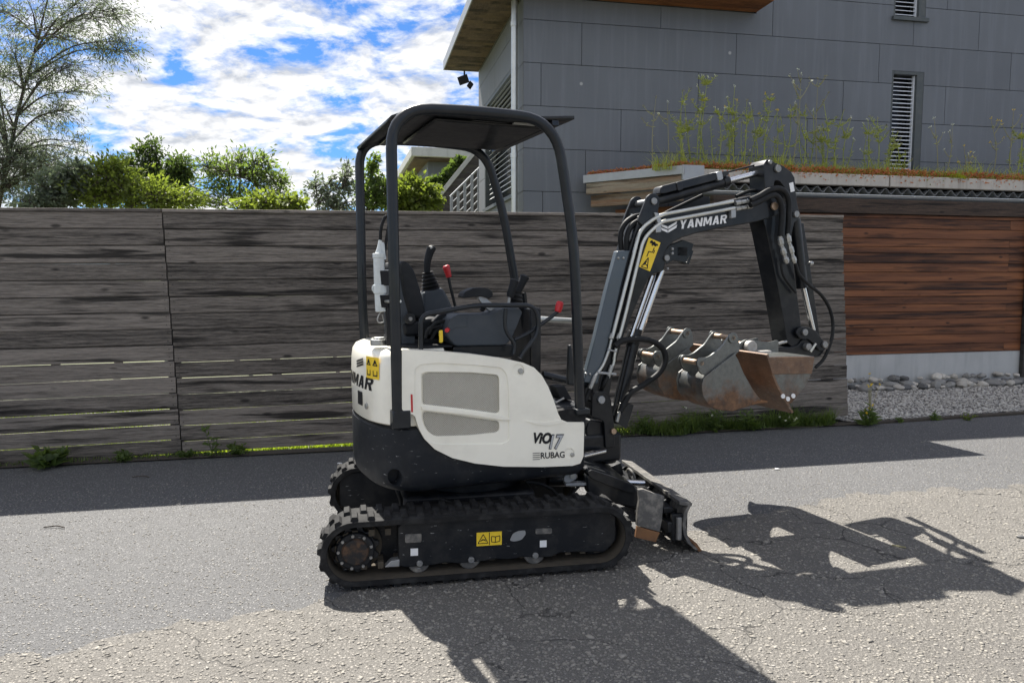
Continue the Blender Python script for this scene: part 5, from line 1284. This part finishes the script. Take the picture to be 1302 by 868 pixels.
fp = [(506, 671), (512, 664), (540, 661), (640, 655), (700, 652.5), (775, 650), (783, 656), (783, 686), (769, 701.5), (735, 701.5), (712, 702.5), (700, 708), (664, 708), (650, 711), (630, 710.5), (617, 713), (583, 716), (566, 715), (552, 718), (515, 721), (507, 719)]
tf = slab(TR, fp, .045, .13).build('track_frame', FRAMEM, exc, .005)
slab(TR, [(497, 713), (508, 711), (508, 720), (489, 721)], .04, .05).build('frame_scuff_plate', SHEET, tf, .003)
for u, v in ((533.5, 715.5), (599, 711), (680.5, 705.5)):
    p = TR.px(u, v, .045); MB().cyl(p, p-TR.n*.012, .017, .015, n=14).build('roller_bolt', PIN, tf, .002)
q0 = [(606, 677), (638, 675), (638, 692), (606, 694)]
stk = slab(TR, q0, .043, .002).build('warning_sticker', YELL, tf)
q = MB()
def strokes(fr_, l, lines, w_, q):
    for (u0, v0), (u1, v1) in lines:
        d = V((u1-u0, v1-v0, 0)).normalized(); n_ = V((-d.y, d.x, 0))*w_*.5
        q.add([fr_.px(u0+n_.x, v0+n_.y, l), fr_.px(u1+n_.x, v1+n_.y, l), fr_.px(u1-n_.x, v1-n_.y, l), fr_.px(u0-n_.x, v0-n_.y, l)], [(0, 1, 2, 3)])
    return q
strokes(TR, .0425, [((608, 690.5), (614.5, 679)), ((614.5, 679), (620.5, 690)), ((608, 690.8), (620.5, 690)), ((611, 688), (614, 685)), ((614, 685), (618, 687.5)), ((612, 686.5), (617, 685.5)), ((622.3, 676.5), (622.3, 692.5)),
        ((625, 681.5), (625, 688.5)), ((625, 681.5), (630, 682)), ((630, 682), (635.5, 680.5)), ((635.5, 680.5), (635.5, 687.5)), ((625, 688.5), (630, 689)), ((630, 689), (635.5, 687.5)), ((630, 682), (630, 689))], 1.0, q).build('sticker_print', INK, stk, 0, 0)
slab(TR, [(522, 697.2), (531.5, 696.7), (531.5, 705.8), (522, 706.3)], .043, .002).build('white_label', INKW, tf)
slab(TR, [(686.5, 687), (695, 686.5), (695, 695), (686.5, 695.5)], .043, .002).build('white_label', INKW, tf)
slab(TR, rnd_poly([(648, 687), (652, 678), (659, 674.5), (668, 674), (668.5, 679), (663, 686), (654, 688)], 3), .042, .003).build('worn_oval_mark', SHEET, tf)
for a in ((515, 679, 536, 690), (681, 672, 702, 679)):
    slab(TR, rnd_poly([(a[0], a[1]), (a[2], a[1]-1), (a[2], a[3]-1), (a[0], a[3])], 2), .041, .006).build('slot_plate', DIRTY, tf, .001)
t2 = make_track(1.05, True)
slab(TR, rnd_poly([(437, 622), (443, 613), (455, 609), (500, 607), (560, 606), (560, 646), (450, 648), (440, 640)], 5), 1.085, .12).build('track_frame', FRAMEM, exc, .008)
MB().box(TR.at(.80, .64, .27), TR.f*.36, TR.n*.30, up_*.085).build('undercarriage_beam', FRAMEM, exc, .02)
MB().box(TR.at(.52, .64, .22), TR.f*.07, TR.n*.50, up_*.05).build('axle_tube', FRAMEM, exc, .01)
MB().box(TR.at(1.08, .64, .22), TR.f*.07, TR.n*.50, up_*.05).build('axle_tube', FRAMEM, exc, .01)
MB().cyl(UP.at(0, 0, .35), UP.at(0, 0, .455), .30, n=36).build('slew_ring', BLACK, exc, .01)
q = MB()
for pts, l in (([(520, 640), (512, 648), (498, 660), (494, 672)], .30), ([(505, 622), (510, 640), (500, 655)], .45), ([(560, 634), (580, 640), (600, 640)], .3)): q.tube(spline([TR.px(u, v, l) for u, v in pts], 5), .012, 8)
q.build('travel_hoses', HOSE, exc)['kind'] = 'stuff'
for pts in ([(668, 612), (685, 614), (702, 622), (712, 634)], [(742, 612), (732, 622), (722, 634)], [(790, 640), (812, 646), (828, 641)]):
    MB().tube(spline([TR.px(u, v, .42) for u, v in pts], 5), .009, 8).build('hydraulic_hose', HOSE, exc)
# tie-down link, bracket
slab(TR, rnd_poly([(717, 606), (725, 600), (733, 602), (734, 608), (724, 614), (717, 613)], 3), .40, .03).build('link_plate', SHEET, exc, .004)
p = TR.px(727.5, 604.5, .40); MB().cyl(p-TR.n*.012, p+TR.n*.05, .016, n=14).build('link_pin', ZINC, exc, .002)
slab(TR, [(719, 614.5), (755, 613), (756, 617), (720, 618)], .38, .05).build('bracket_plate', SHEET, exc, .002)
# blade arms
for l in (0, .46):
    slab(TR, rnd_poly([(745, 604), (760, 600), (790, 612), (812, 622), (818, 634), (812, 646), (780, 640), (748, 628)], 4), .36, .08, None, l).build('blade_arm', BLACK, exc, .008)
slab(TR, rnd_poly([(746, 600), (752, 597), (780, 606), (806, 616), (810, 626), (800, 626), (776, 618), (752, 608)], 3), .34, .52).build('arm_cover', BLACK, exc, .008)
MB().tube([TR.at(1.30, .62, .33), TR.at(1.72, .62, .30)], .038, 16).build('blade_cylinder', BLACK, exc); MB().tube([TR.at(1.70, .62, .30), TR.at(1.90, .62, .28)], .018, 12).build('blade_rod', CHROME, exc)
# the blade: curved plate across the machine
BS = 1.95
prof = [(.10, .02), (.055, .06), (.03, .11), (.02, .17), (.03, .235), (.055, .285)]
def blade(l0, l1, name, mat, s0=BS, parent=exc, zl=0, t=.02):
    q = MB()
    for (a, za), (b, zb) in zip(prof, prof[1:]):
        q.prism([TR.at(s0+a, l0, za+zl), TR.at(s0+b, l0, zb+zl), TR.at(s0+b-t, l0, zb+zl), TR.at(s0+a-t, l0, za+zl)], TR.n*(l1-l0))
    return q.build(name, mat, parent, 0, 45)
dz = blade(.165, 1.115, 'dozer_blade', DIRTY)
MB().prism([TR.at(BS+.055, .165, .288), TR.at(BS-.02, .165, .302), TR.at(BS-.02, .165, .280), TR.at(BS+.055, .165, .268)], TR.n*.95).build('blade_top_lip', DIRTY, dz, .003)
MB().prism([TR.at(BS+.12, .165, .012), TR.at(BS+.085, .165, .06), TR.at(BS+.068, .165, .055), TR.at(BS+.10, .165, .008)], TR.n*.95).build('cutting_edge', EDGE, dz, .002)
for l in (.36, .62, .88, 1.09):
    MB().prism([TR.at(BS+.05, l, .05), TR.at(BS+.0, l, .12), TR.at(BS, l, .23), TR.at(BS+.03, l, .27), TR.at(BS-.09, l, .22), TR.at(BS-.10, l, .10)], TR.n*.016).build('blade_rib', BLACK, dz, .002)
MB().box(TR.at(BS-.05, .64, .15), TR.f*.03, TR.n*.46, up_*.03).build('blade_beam', BLACK, dz, .006)
MB().box(TR.at(BS-.06, .64, .235), TR.f*.03, TR.n*.42, up_*.018).build('blade_tube', BLACK, dz, .006)
for l in (.19, .27):
    MB().box(TR.at(BS-.01, l, .15), TR.f*.045, TR.n*.014, up_*.075).build('hinge_block', BLACK, dz, .004)
    MB().cyl(TR.at(BS-.02, l-.022, .085), TR.at(BS-.02, l-.022, .21), .016, n=14).build('hinge_pin', PIN, dz, .003)
q = MB(); q.tube(spline([TR.at(BS-.06, .84, .25), TR.at(BS-.08, .82, .315), TR.at(BS-.08, .74, .315), TR.at(BS-.06, .72, .25)], 5), .008, 8); q.build('tow_loop', DIRTY, dz)
MB().prism([TR.px(777, 593, .95), TR.px(790, 588, .95), TR.px(793, 602, .95), TR.px(780, 606, .95)], TR.n*.08).build('wing_socket', BLACK, dz, .004)
# folded-back wing with rusty lower edge
wl = .13
wing = slab(TR, [(812, 622.5), (818, 621.5), (832, 627), (845, 631), (843, 645), (842, 660), (839, 676), (810, 668), (811, 650), (813, 636)], wl, .03).build('blade_wing', DIRTY, exc, .003)
slab(TR, [(810, 669), (839, 677), (834, 689), (808, 683)], wl-.003, .02).build('wing_edge', EDGE, wing, .002)

# ------------------------------------------------------------------ boom, arm, cylinders
BL = -.085; BT = .17
# swing bracket
slab(UP, rnd_poly([(753, 505), (757, 498), (770, 497), (777, 507), (781, 540), (782, 568), (770, 570), (768, 536), (760, 532), (752, 530)], 3), BL-.03, .022).build('swing_bracket', BLACK, exc, .004)
slab(UP, rnd_poly([(753, 505), (757, 498), (770, 497), (777, 507), (781, 540), (782, 568), (760, 570), (748, 540)], 3), BL-.03, .022, None, BT+.038).build('swing_bracket', BLACK, exc, .004)
slab(UP, [(750, 533), (770, 536), (782, 548), (783, 573), (748, 573), (745, 545)], BL+.0, .15).build('swing_post', BLACK, exc, .01)
c = UP.px(771.5, 574, 0); MB().cyl(UP.px(771.5, 562, 0), UP.px(771.5, 587, 0), .060, n=24).build('swing_pivot', BLACK, exc, .012)
MB().box(UP.px(752, 566, 0), UP.f*.16, UP.n*.10, up_*.09).build('swing_mount', BLACK, exc, .02)
MB().tube([UP.px(735, 581, -.26), UP.px(768, 573, -.12)], .017, 14).build('swing_cylinder_rod', CHROME, exc); MB().tube([UP.px(700, 586, -.28), UP.px(737, 580.5, -.26)], .03, 14).build('swing_cylinder', BLACK, exc)
for u, v, r_ in ((764, 508, .026), (779.5, 548, .020)):
    p = UP.px(u, v, BL-.03); MB().cyl(p, p-UP.n*.014, r_, r_*.9, n=18).build('pivot_pin', BRASS if r_ < .025 else SHEET, exc, .003)
slab(UP, [(782, 536), (800, 512), (806, 515), (797, 545)], BL+.04, .02).build('guard_flap', TUBE, exc, .002)
# boom
bo = [(757, 512), (760, 500), (774, 430), (787, 372), (800, 318), (808, 292), (815, 274), (825, 271), (838, 274), (870, 268), (905, 261), (940, 252.5), (962, 247.5), (974, 248), (985, 250.5), (992, 257), (993.5, 265), (989, 273), (980, 277), (963, 282), (941, 286), (912, 291), (886, 296.5), (868, 302), (856, 308), (849, 315), (845, 323), (846.5, 334), (844, 344), (836, 347), (829, 349), (824, 356), (811, 384), (792, 430), (781, 470), (774, 508), (765, 516)]
boom = slab(UP, bo, BL, BT).build('boom', BLACK, exc, .007, 40, seg=2)
cov = slab(UP, [(785, 319), (801, 318.5), (789, 366), (775, 430), (760, 488), (742, 486), (757, 430), (771, 372)], BL-.008, .05).build('boom_cover', BLUEST, boom, .006)
for u, v in ((786, 328), (792.5, 328), (742, 470), (745, 475), (750, 475.5)):
    p = UP.px(u, v, BL-.008); MB().ball(p, .009, 10, 6).build('cover_bolt', ZINC, cov)
for l in (0, BT+.016):
    slab(UP, rnd_poly([(811, 282), (816, 268), (823, 250), (827, 246.5), (832, 245.5), (837, 248.5), (839, 255), (838, 263), (835, 280), (822, 290)], 3), BL-.018, .02, None, l).build('boom_ear', BLACK, boom, .004)
p = UP.px(831, 256, BL-.018); MB().cyl(p-UP.n*.012, p+UP.n*(BT+.05), .021, n=18).build('ear_pin', PIN, boom, .003)
# lug of the boom cylinder with work light
slab(UP, [(843, 322), (851, 312), (869, 305), (882, 310), (879, 322), (872, 334), (856, 331), (847, 336)], BL+.07, .03).build('light_bracket', BLACK, boom, .003)
for u, v, r_ in ((847, 328, .019), (854, 316.5, .009), (854, 322, .009), (848, 341.5, .008)):
    p = UP.px(u, v, BL-.001); MB().cyl(p, p-UP.n*.014, r_, n=14).build('pivot_pin', PIN, boom, .002)
MB().box(UP.px(862, 320, BL+.12), UP.f*.045, UP.n*.05, up_*.035).build('work_light', HOSE, boom, .008)
slab(UP, [(866, 334), (874, 333), (880, 318), (882, 319), (876, 336)], BL+.09, .06).build('light_guard', BLACK, boom, .002)
# steel pipes along the boom
pl_ = BL-.016
for k, (du, pts) in enumerate(((0, [(778, 430), (790, 384), (814, 291), (838, 273.5), (932, 256)]), (1, [(787, 430), (797, 392), (818, 303), (836, 286), (843, 281.5), (934, 264.5)]))):
    MB().tube(fillet([UP.px(u, v, pl_-.004) for u, v in pts], .06, 6), .0115, 12).build('hydraulic_pipe', PIPE, boom)
for pts in ([(778, 429), (774, 445), (766, 465), (755, 480), (750, 494)], [(787, 429), (782, 448), (780, 462), (776, 472)]):
    MB().tube(spline([UP.px(u, v, pl_) for u, v in pts], 5), .010, 10).build('hydraulic_pipe', PIPE, boom)
for a, b, r_ in (((757, 477), (750, 494), .015), ((778, 464), (773, 480), .014), ((776, 431), (779, 424), .015), ((785, 431), (788, 424), .015)):
    MB().tube([UP.px(*a, pl_), UP.px(*b, pl_)], r_, 8).build('pipe_fitting', ZINC, boom, .002)
MB().tube(spline([UP.px(751, 492, pl_), UP.px(748, 500, pl_), UP.px(744, 512, pl_), UP.px(742, 530, -.05)], 5), .014, 10).build('hydraulic_hose', HOSE, boom)
MB().tube(spline([UP.px(773, 478, pl_), UP.px(766, 492, pl_), UP.px(758, 505, 0)], 5), .014, 10).build('hydraulic_hose', HOSE, boom)
slab(UP, [(760, 472), (784, 474), (784, 477), (760, 475)], pl_-.012, .02).build('pipe_clamp', SHEET, boom, .002)
slab(UP, [(773, 443), (785, 446), (785, 448), (773, 445.5)], pl_-.012, .02).build('pipe_clamp', SHEET, boom, .002)
for pts in ([(832, 270), (838, 271), (842, 283), (837, 285)], [(834, 285), (841, 284), (841, 295), (834, 296)], [(930, 267), (936, 266), (936, 276.5), (930, 277.5)]):
    slab(UP, pts, BL-.030, .03).build('pipe_clamp', SHEET, boom, .003)
for i in range(3):
    u = 935+i*7.2
    for dv in (0, 8):
        a, b = UP.px(u, 258.5-i*1.2+dv*.9, pl_-.004), UP.px(u+6.5, 257.3-i*1.2+dv*.9, pl_-.004); MB().tube([a, b], (.0165, .0145, .0165)[i], 6).build('pipe_fitting', ZINC, boom, .002)
flat_text('maker_lettering', 'YANMAR', UP, [(865, 291.2), (924.5, 283.5), (924.5, 272.8), (865, 280.3)], BL-.0022, INKW, boom, .12, .022, 1.22)
strokes(UP, BL-.0022, [], 1, MB())
q = MB()
for dv in (0, 4.6):
    q.add([UP.px(u, v+dv, BL-.0022) for u, v in ((840, 284.5), (849, 288), (849, 291.3), (841.5, 288))], [(0, 1, 2, 3)])
    q.add([UP.px(u, v+dv, BL-.0022) for u, v in ((849.6, 288), (861, 281), (860, 285), (849.6, 291.3))], [(0, 1, 2, 3)])
q.build('chevron_logo', INKW, boom, 0, 0)
stk = slab(UP, [(825, 302), (840, 308.5), (826.5, 345), (812.5, 339)], BL-.0022, .002).build('warning_sticker', YELL, boom)
q = MB(); tv = [(815.5, 339), (823, 341.5), (824.5, 327.5)]
strokes(UP, BL-.0032, [(tv[0], tv[1]), (tv[1], tv[2]), (tv[2], tv[0]), ((818.5, 337), (822.5, 332)), ((819, 333.5), (823, 338)), ((825, 319.5), (829.5, 321)), ((829.5, 321), (832, 315)), ((825, 319.5), (822.5, 326)), ((831, 322), (832.5, 318))], 1.1, q)
strokes(UP, BL-.0032, [((826.5, 307.5), (836.5, 311.8)), ((828, 305.8), (834, 313)), ((833, 307.5), (829, 312))], 2.4, q)
q.build('sticker_print', INK, stk, 0, 0)
# boom cylinder
def rod(a, b, l, r_, name, mat, parent=exc, n=16): return MB().tube([UP.px(*a, l), UP.px(*b, l)], r_, n).build(name, mat, parent, .002)
bc = rod((809, 418), (786, 520), -.0, .040, 'boom_cylinder', BLACK); rod((841, 343), (812, 424), 0, .0235, 'boom_cylinder_rod', CHROME)
rod((829, 350), (802, 428), -.045, .0135, 'boom_cylinder_pipe', CHROME); rod((807, 423), (802, 436), -.0, .046, 'cylinder_gland', BLACK)
slab(UP, rnd_poly([(778, 515), (792, 512), (794, 530), (786, 540), (778, 536)], 3), BL+.05, .08).build('cylinder_lug', BLACK, exc, .006)
rod((800, 440), (779, 528), -.055, .011, 'cylinder_side_pipe', BLACK); rod((787, 524), (784, 536), -.06, .013, 'hose_fitting', ZINC); rod((790, 512), (787, 524), -.06, .011, 'hose_fitting', ZINC)
MB().tube(spline([UP.px(u, v, -.13) for u, v in ((782, 440), (792, 433), (812, 431), (830, 434), (843, 444), (846, 458), (838, 474), (820, 488), (803, 498), (794, 512), (789, 523))], 6), .0185, 12).build('hydraulic_hose', HOSE, exc)
# arm cylinder on top of the boom, with hose guard
rod((835, 255.5), (924, 230.5), 0, .033, 'arm_cylinder', BLACK); rod((922, 231), (974, 217.5), 0, .020, 'arm_cylinder_rod', CHROME); rod((918, 232), (925, 230), 0, .038, 'cylinder_gland', BLACK)
slab(UP, [(840, 239.5), (842, 236.5), (908, 219.5), (927, 217), (927, 222), (915, 228), (846, 246), (839, 246)], -.045, .09).build('hose_guard', BLACK, exc, .004)
for u, v in ((864, 237), (915, 224)): slab(UP, rnd_poly([(u-4, v-5), (u+3, v-7), (u+5, v+4), (u-2, v+6)], 2), -.052, .10).build('guard_strap', SHEET if u > 900 else BLACK, exc, .003)
rod((846, 271), (893, 248.5), .06, .012, 'hydraulic_hose', HOSE); rod((925, 219), (970, 207.5), .03, .006, 'hydraulic_hose', HOSE)
MB().tube(spline([UP.px(u, v, .02) for u, v in ((936, 250), (950, 244), (962, 243), (974, 247))], 5), .012, 10).build('hydraulic_hose', HOSE, exc)
for pts, l in (([(790, 318), (789, 298), (795, 284), (806, 276), (816, 274)], -.02), ([(797, 322), (797, 302), (803, 287), (813, 280)], -.05), ([(793, 330), (793, 305), (799, 290)], .05)):
    MB().tube(spline([UP.px(u, v, l) for u, v in pts], 5), .017, 10).build('hydraulic_hose', HOSE, exc)
rod((803, 272), (791, 313), .09, .010, 'hydraulic_pipe', PIPE)
# arm
AL, AT = -.075, .15
ao = [(971, 209.5), (974.5, 203.5), (979, 202), (985, 206.5), (996, 211), (1006, 218.5), (1010.5, 226), (1011.5, 240), (1013.5, 258), (1016, 268), (1016, 278), (1010, 283), (1006, 300), (1009, 340), (1014.5, 380), (1019, 417), (1024, 432), (1022, 441), (1008, 441.5), (1001, 436), (996, 405), (989, 365), (981, 325), (974, 291), (971, 280), (974, 262), (972.5, 235)]
arm = slab(UP, ao, AL, AT).build('arm', BLACK, exc, .006, 40)
cut(arm, [slab(UP, rnd_poly([(992, 228), (998, 229), (1005, 238), (1007, 258), (1003, 268), (994, 256), (990, 240)], 3), AL-.05, AT+.1)])
for u, v, r_ in ((978, 206.6, .014), (988, 214.8, .024), (1011.5, 272.5, .022)):
    p = UP.px(u, v, AL); MB().cyl(p+UP.n*(AT+.012), p-UP.n*.016, r_, n=18).build('pivot_pin', PIN, arm, .003)
p = UP.px(983.5, 262.3, BL-.006); MB().cyl(p, p-UP.n*.018, .026, n=18).build('pivot_pin', BRASS, arm, .003)
slab(UP, [(1003.5, 233), (1008.5, 231.5), (1010.5, 243), (1005.5, 244.5)], AL-.0025, .002).build('white_label', INKW, arm)
for k, pts in enumerate(([(954, 254.5), (966, 249), (977, 242.5), (988, 239.5), (997, 243), (1002.5, 254), (1003, 275), (1001.5, 299)], [(954, 261), (966, 256), (977, 250), (986, 248.5), (992, 256), (994.5, 272), (992.5, 300)])):
    MB().tube(spline([UP.px(u, v, -.125-.01*k) for u, v in pts], 6), .0185, 12).build('hydraulic_hose', HOSE, exc)
for pts in ([(1001.5, 297), (1003.5, 311)], [(1004, 311), (1007.5, 325)], [(1007.5, 325), (1010.5, 334.5)], [(991.5, 300), (994, 314)], [(994.5, 314), (998, 326)], [(998, 326), (1001, 334.5)]):
    a, b = UP.px(*pts[0], -.13), UP.px(*pts[1], -.13); MB().tube([a, a.lerp(b, .2), a.lerp(b, .25), a.lerp(b, .75), a.lerp(b, .8), b], [.015, .015, .0195, .0195, .014, .014], 6).build('hose_fitting', ZINC, exc, .002)
q = MB(); q.tube(spline([UP.px(u, v, AL+AT+.03) for u, v in ((968, 283), (963, 291), (963, 303), (965, 313))], 4), .010, 8); q.build('hydraulic_hose', HOSE, exc)
for pts in ([(964.5, 308), (966, 318)], [(966, 319), (969, 332)]): rod(pts[0], pts[1], AL+AT+.03, .015, 'hose_fitting', ZINC, exc, 6)
MB().tube(spline([UP.px(u, v, -.10) for u, v in ((993, 335), (996, 350), (1004, 362), (1012, 372))], 5), .009, 8).build('hydraulic_hose', HOSE, exc)
MB().tube(spline([UP.px(u, v, -.11) for u, v in ((1011, 334), (1017, 350), (1030, 363), (1045, 376), (1055, 393), (1059, 412), (1057, 432), (1048, 455), (1037, 467))], 6), .0115, 10).build('hydraulic_hose', HOSE, exc)
# bucket cylinder and linkage
rod((1010, 278), (1020, 366), 0, .040, 'bucket_cylinder', BLACK); rod((1021, 364), (1033.5, 420), 0, .019, 'bucket_cylinder_rod', CHROME)
slab(UP, [(1015, 283), (1022, 284), (1030, 337), (1036, 380), (1043, 432), (1037, 434), (1029, 380), (1021, 330)], AL+AT+.0, .03).build('cylinder_guard', BLACK, exc, .003)
rod((1029, 335), (1033, 334.5), -.03, .014, 'guard_bolt', ZINC)
slab(UP, rnd_poly([(1012, 424), (1015, 417), (1024, 415), (1036, 419), (1045, 430), (1050, 438), (1049, 446), (1042, 446), (1036, 438), (1028, 431), (1018, 431)], 3), AL-.03, .022).build('link_plate', BLACK, exc, .004)
slab(UP, rnd_poly([(1012, 424), (1015, 417), (1024, 415), (1036, 419), (1045, 430), (1050, 438), (1049, 446), (1042, 446), (1036, 438), (1028, 431), (1018, 431)], 3), AL-.03, .022, None, AT+.038).build('link_plate', BLACK, exc, .004)
co_ = slab(UP, rnd_poly([(989, 441), (1006, 441), (1016, 438), (1020, 431), (1030, 431), (1037, 438), (1046, 440), (1048, 447), (1042, 454), (1010, 454), (989, 451)], 3), AL-.012, AT+.024).build('quick_coupler', BLACK, exc, .006)
for u, v, r_ in ((1022.7, 422.3, .022), (1027, 440.5, .024), (1048, 438, .022)):
    p = UP.px(u, v, AL-.032); MB().cyl(p+UP.n*(AT+.06), p-UP.n*.014, r_, n=18).build('pivot_pin', PIN, exc, .003)
slab(UP, [(1030, 446), (1037, 436), (1039, 437), (1032, 448)], AL-.045, .012).build('coupler_latch', PIPE, exc, .002)
rod((989, 437), (1000, 434), -.09, .010, 'grease_nipple', ZINC)

# ------------------------------------------------------------------ grading bucket (attached) and two loose digging buckets
def extr(pts_px, l, wd, t, inner, name, mat, parent, bev=.002):
    """bent plate: a pixel polyline on plane l, wd wide away from the viewer, t thick towards `inner` pixel"""
    P = [UP.px(u, v, l) for u, v in pts_px]; c = UP.px(*inner, l); q = MB(); n = len(P); I = []
    for i, p in enumerate(P):
        tg = (P[min(i+1, n-1)]-P[max(i-1, 0)]).normalized(); nn = tg.cross(UP.n).normalized()
        if nn.dot(c-p) < 0: nn = -nn
        I.append(p+nn*t)
    e = UP.n*wd; vs = P+I+[p+e for p in P]+[p+e for p in I]; fs = []
    for i in range(n-1): fs += [(i, i+1, 2*n+i+1, 2*n+i), (n+i, 3*n+i, 3*n+i+1, n+i+1), (i, n+i, n+i+1, i+1), (2*n+i, 2*n+i+1, 3*n+i+1, 3*n+i)]
    fs += [(0, 2*n, 3*n, n), (n-1, 2*n-1, 4*n-1, 3*n-1)]
    q.add(vs, fs); o = q.build(name, mat, parent, bev, 35)
    bm = bmesh.new(); bm.from_mesh(o.data); bmesh.ops.recalc_face_normals(bm, faces=bm.faces); bm.to_mesh(o.data); bm.free(); o.data.set_sharp_from_angle(angle=R(35)); return o
GLN, GWD = -.45, .92
end = [(975.5, 455), (1035.5, 453.5), (1034.5, 467), (1029, 481), (1022, 493), (1013, 504), (1007, 512), (1003, 513.5), (997, 506), (990, 495), (982, 477)]
gbk = extr([(974.5, 451), (978, 462), (981.5, 476), (987, 490), (995, 505), (1007, 525.5)], GLN, GWD, .016, (1015, 470), 'grading_bucket', RUSTY, exc)
ep_ = slab(UP, end, GLN+.004, .014).build('end_plate', BUCK, gbk, .002)
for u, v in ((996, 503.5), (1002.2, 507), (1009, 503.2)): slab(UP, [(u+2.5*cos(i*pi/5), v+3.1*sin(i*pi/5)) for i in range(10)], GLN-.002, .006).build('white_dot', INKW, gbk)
slab(UP, end, GLN+.004, .012, None, GWD-.02).build('end_plate', BUCK, gbk, .002)
slab(UP, [(975.8, 454.2), (1036, 453.3), (1032.5, 475), (982, 475.8)], GLN-.004, .010).build('side_wear_strip', RUSTY, gbk, .003)
extr([(1035, 455), (1033.5, 468), (1028, 482), (1022, 492)], GLN+.02, GWD-.04, .010, (1000, 470), 'back_plate', BUCK, gbk)
extr([(976, 453.5), (1005, 452.5), (1035, 452.8)], GLN+.02, GWD-.04, .010, (1005, 480), 'top_plate', BUCK, gbk)
for l in (0, .20):
    slab(UP, rnd_poly([(940, 452), (941, 436), (950, 431), (960, 433), (978, 435), (990, 432), (990, 453)], 2), -.112, .02, None, l).build('bucket_ear', BUCK, gbk, .003)
p = UP.px(957, 440, -.14); MB().cyl(p, p+UP.n*.30, .022, n=16).build('bucket_pin', BRASS, gbk, .003)
p = UP.px(957, 441, -.16); MB().cyl(p, p+UP.n*.045, .040, n=20).build('pin_boss', paint('pale_worn_steel', (.42, .40, .37), .5, 0, (.22, .19, .16), .6, .4, 30), gbk, .006)
MB().box(UP.px(966, 449, -.14), UP.f*.06, UP.n*.05, up_*.02).build('boss_weld', bpy.data.materials['pale_worn_steel'], gbk, .008)
# loose digging buckets
side = [(895, 480), (934, 449.5), (938.5, 457), (946, 475), (957, 494.5), (969.5, 511), (955, 515), (932, 522.3), (914, 521), (901, 514.5), (894, 503), (892.5, 491)]
backp = [(936, 448), (915, 463.5), (897, 479), (892.7, 490), (893.8, 502), (900.5, 514), (913, 521), (932, 522.6), (955, 515.4), (971, 510.5)]
ear = rnd_poly([(888, 469), (886, 460), (890.5, 454), (897, 455), (904, 452), (918, 440.5), (925, 430), (929, 424.5), (934, 424), (939, 428), (941, 446), (899, 478), (891, 475)], 3)
def make_bucket(l, wd, label):
    s_ = slab(UP, side, l, .012); a = np.array(s_.v); base = V(((a[:, 0].min()+a[:, 0].max())/2, a[:, 1].mean()+wd/2, a[:, 2].min()))
    r0 = thing('digging_bucket', base, label, 'excavator bucket', 'loose digging buckets carried in front of the machine')
    extr(backp, l+.006, wd-.012, .011, (935, 490), 'shell', BUCK, r0)
    slab(UP, side, l, .012).build('side_plate', BUCK, r0, .002); slab(UP, side, l, .012, None, wd-.012).build('side_plate', BUCK, r0, .002)
    e1, e2 = l+wd*.5-.095, l+wd*.5+.07
    e1 = l+.015; e2 = e1+.17
    for e in (e1, e2): slab(UP, ear, e1, .016, None, e-e1).build('ear_plate', BUCK, r0, .003)
    for u, v in ((886.8+4.5, 461.5), (931.5, 429.5)):
        p = UP.px(u, v, e1); MB().cyl(p-UP.n*.008, p+UP.n*.195, .0165, n=16).build('bucket_pin', BRASS, r0, .002)
        for e in (e1-.008, e2+.016): p = UP.px(u, v, e1); q0 = p+UP.n*(e-e1); MB().cyl(q0, q0+UP.n*.009, .033, n=18).build('pin_boss', BUCK, r0, .002)
    extr([(957, 515), (964, 512.6), (976, 512)], l-.004, wd+.008, .016, (955, 500), 'cutting_edge', EDGE, r0)
    return r0
b1_ = make_bucket(-.40, .27, 'rusty digging bucket nearest the camera, against the wide grading bucket')
b2_ = make_bucket(-.40, .27, 'rusty digging bucket behind the nearer one, closest to the boom cylinder')
for b, k in ((b2_, -.09),): b.location += UP.n*.43-UP.f*.03
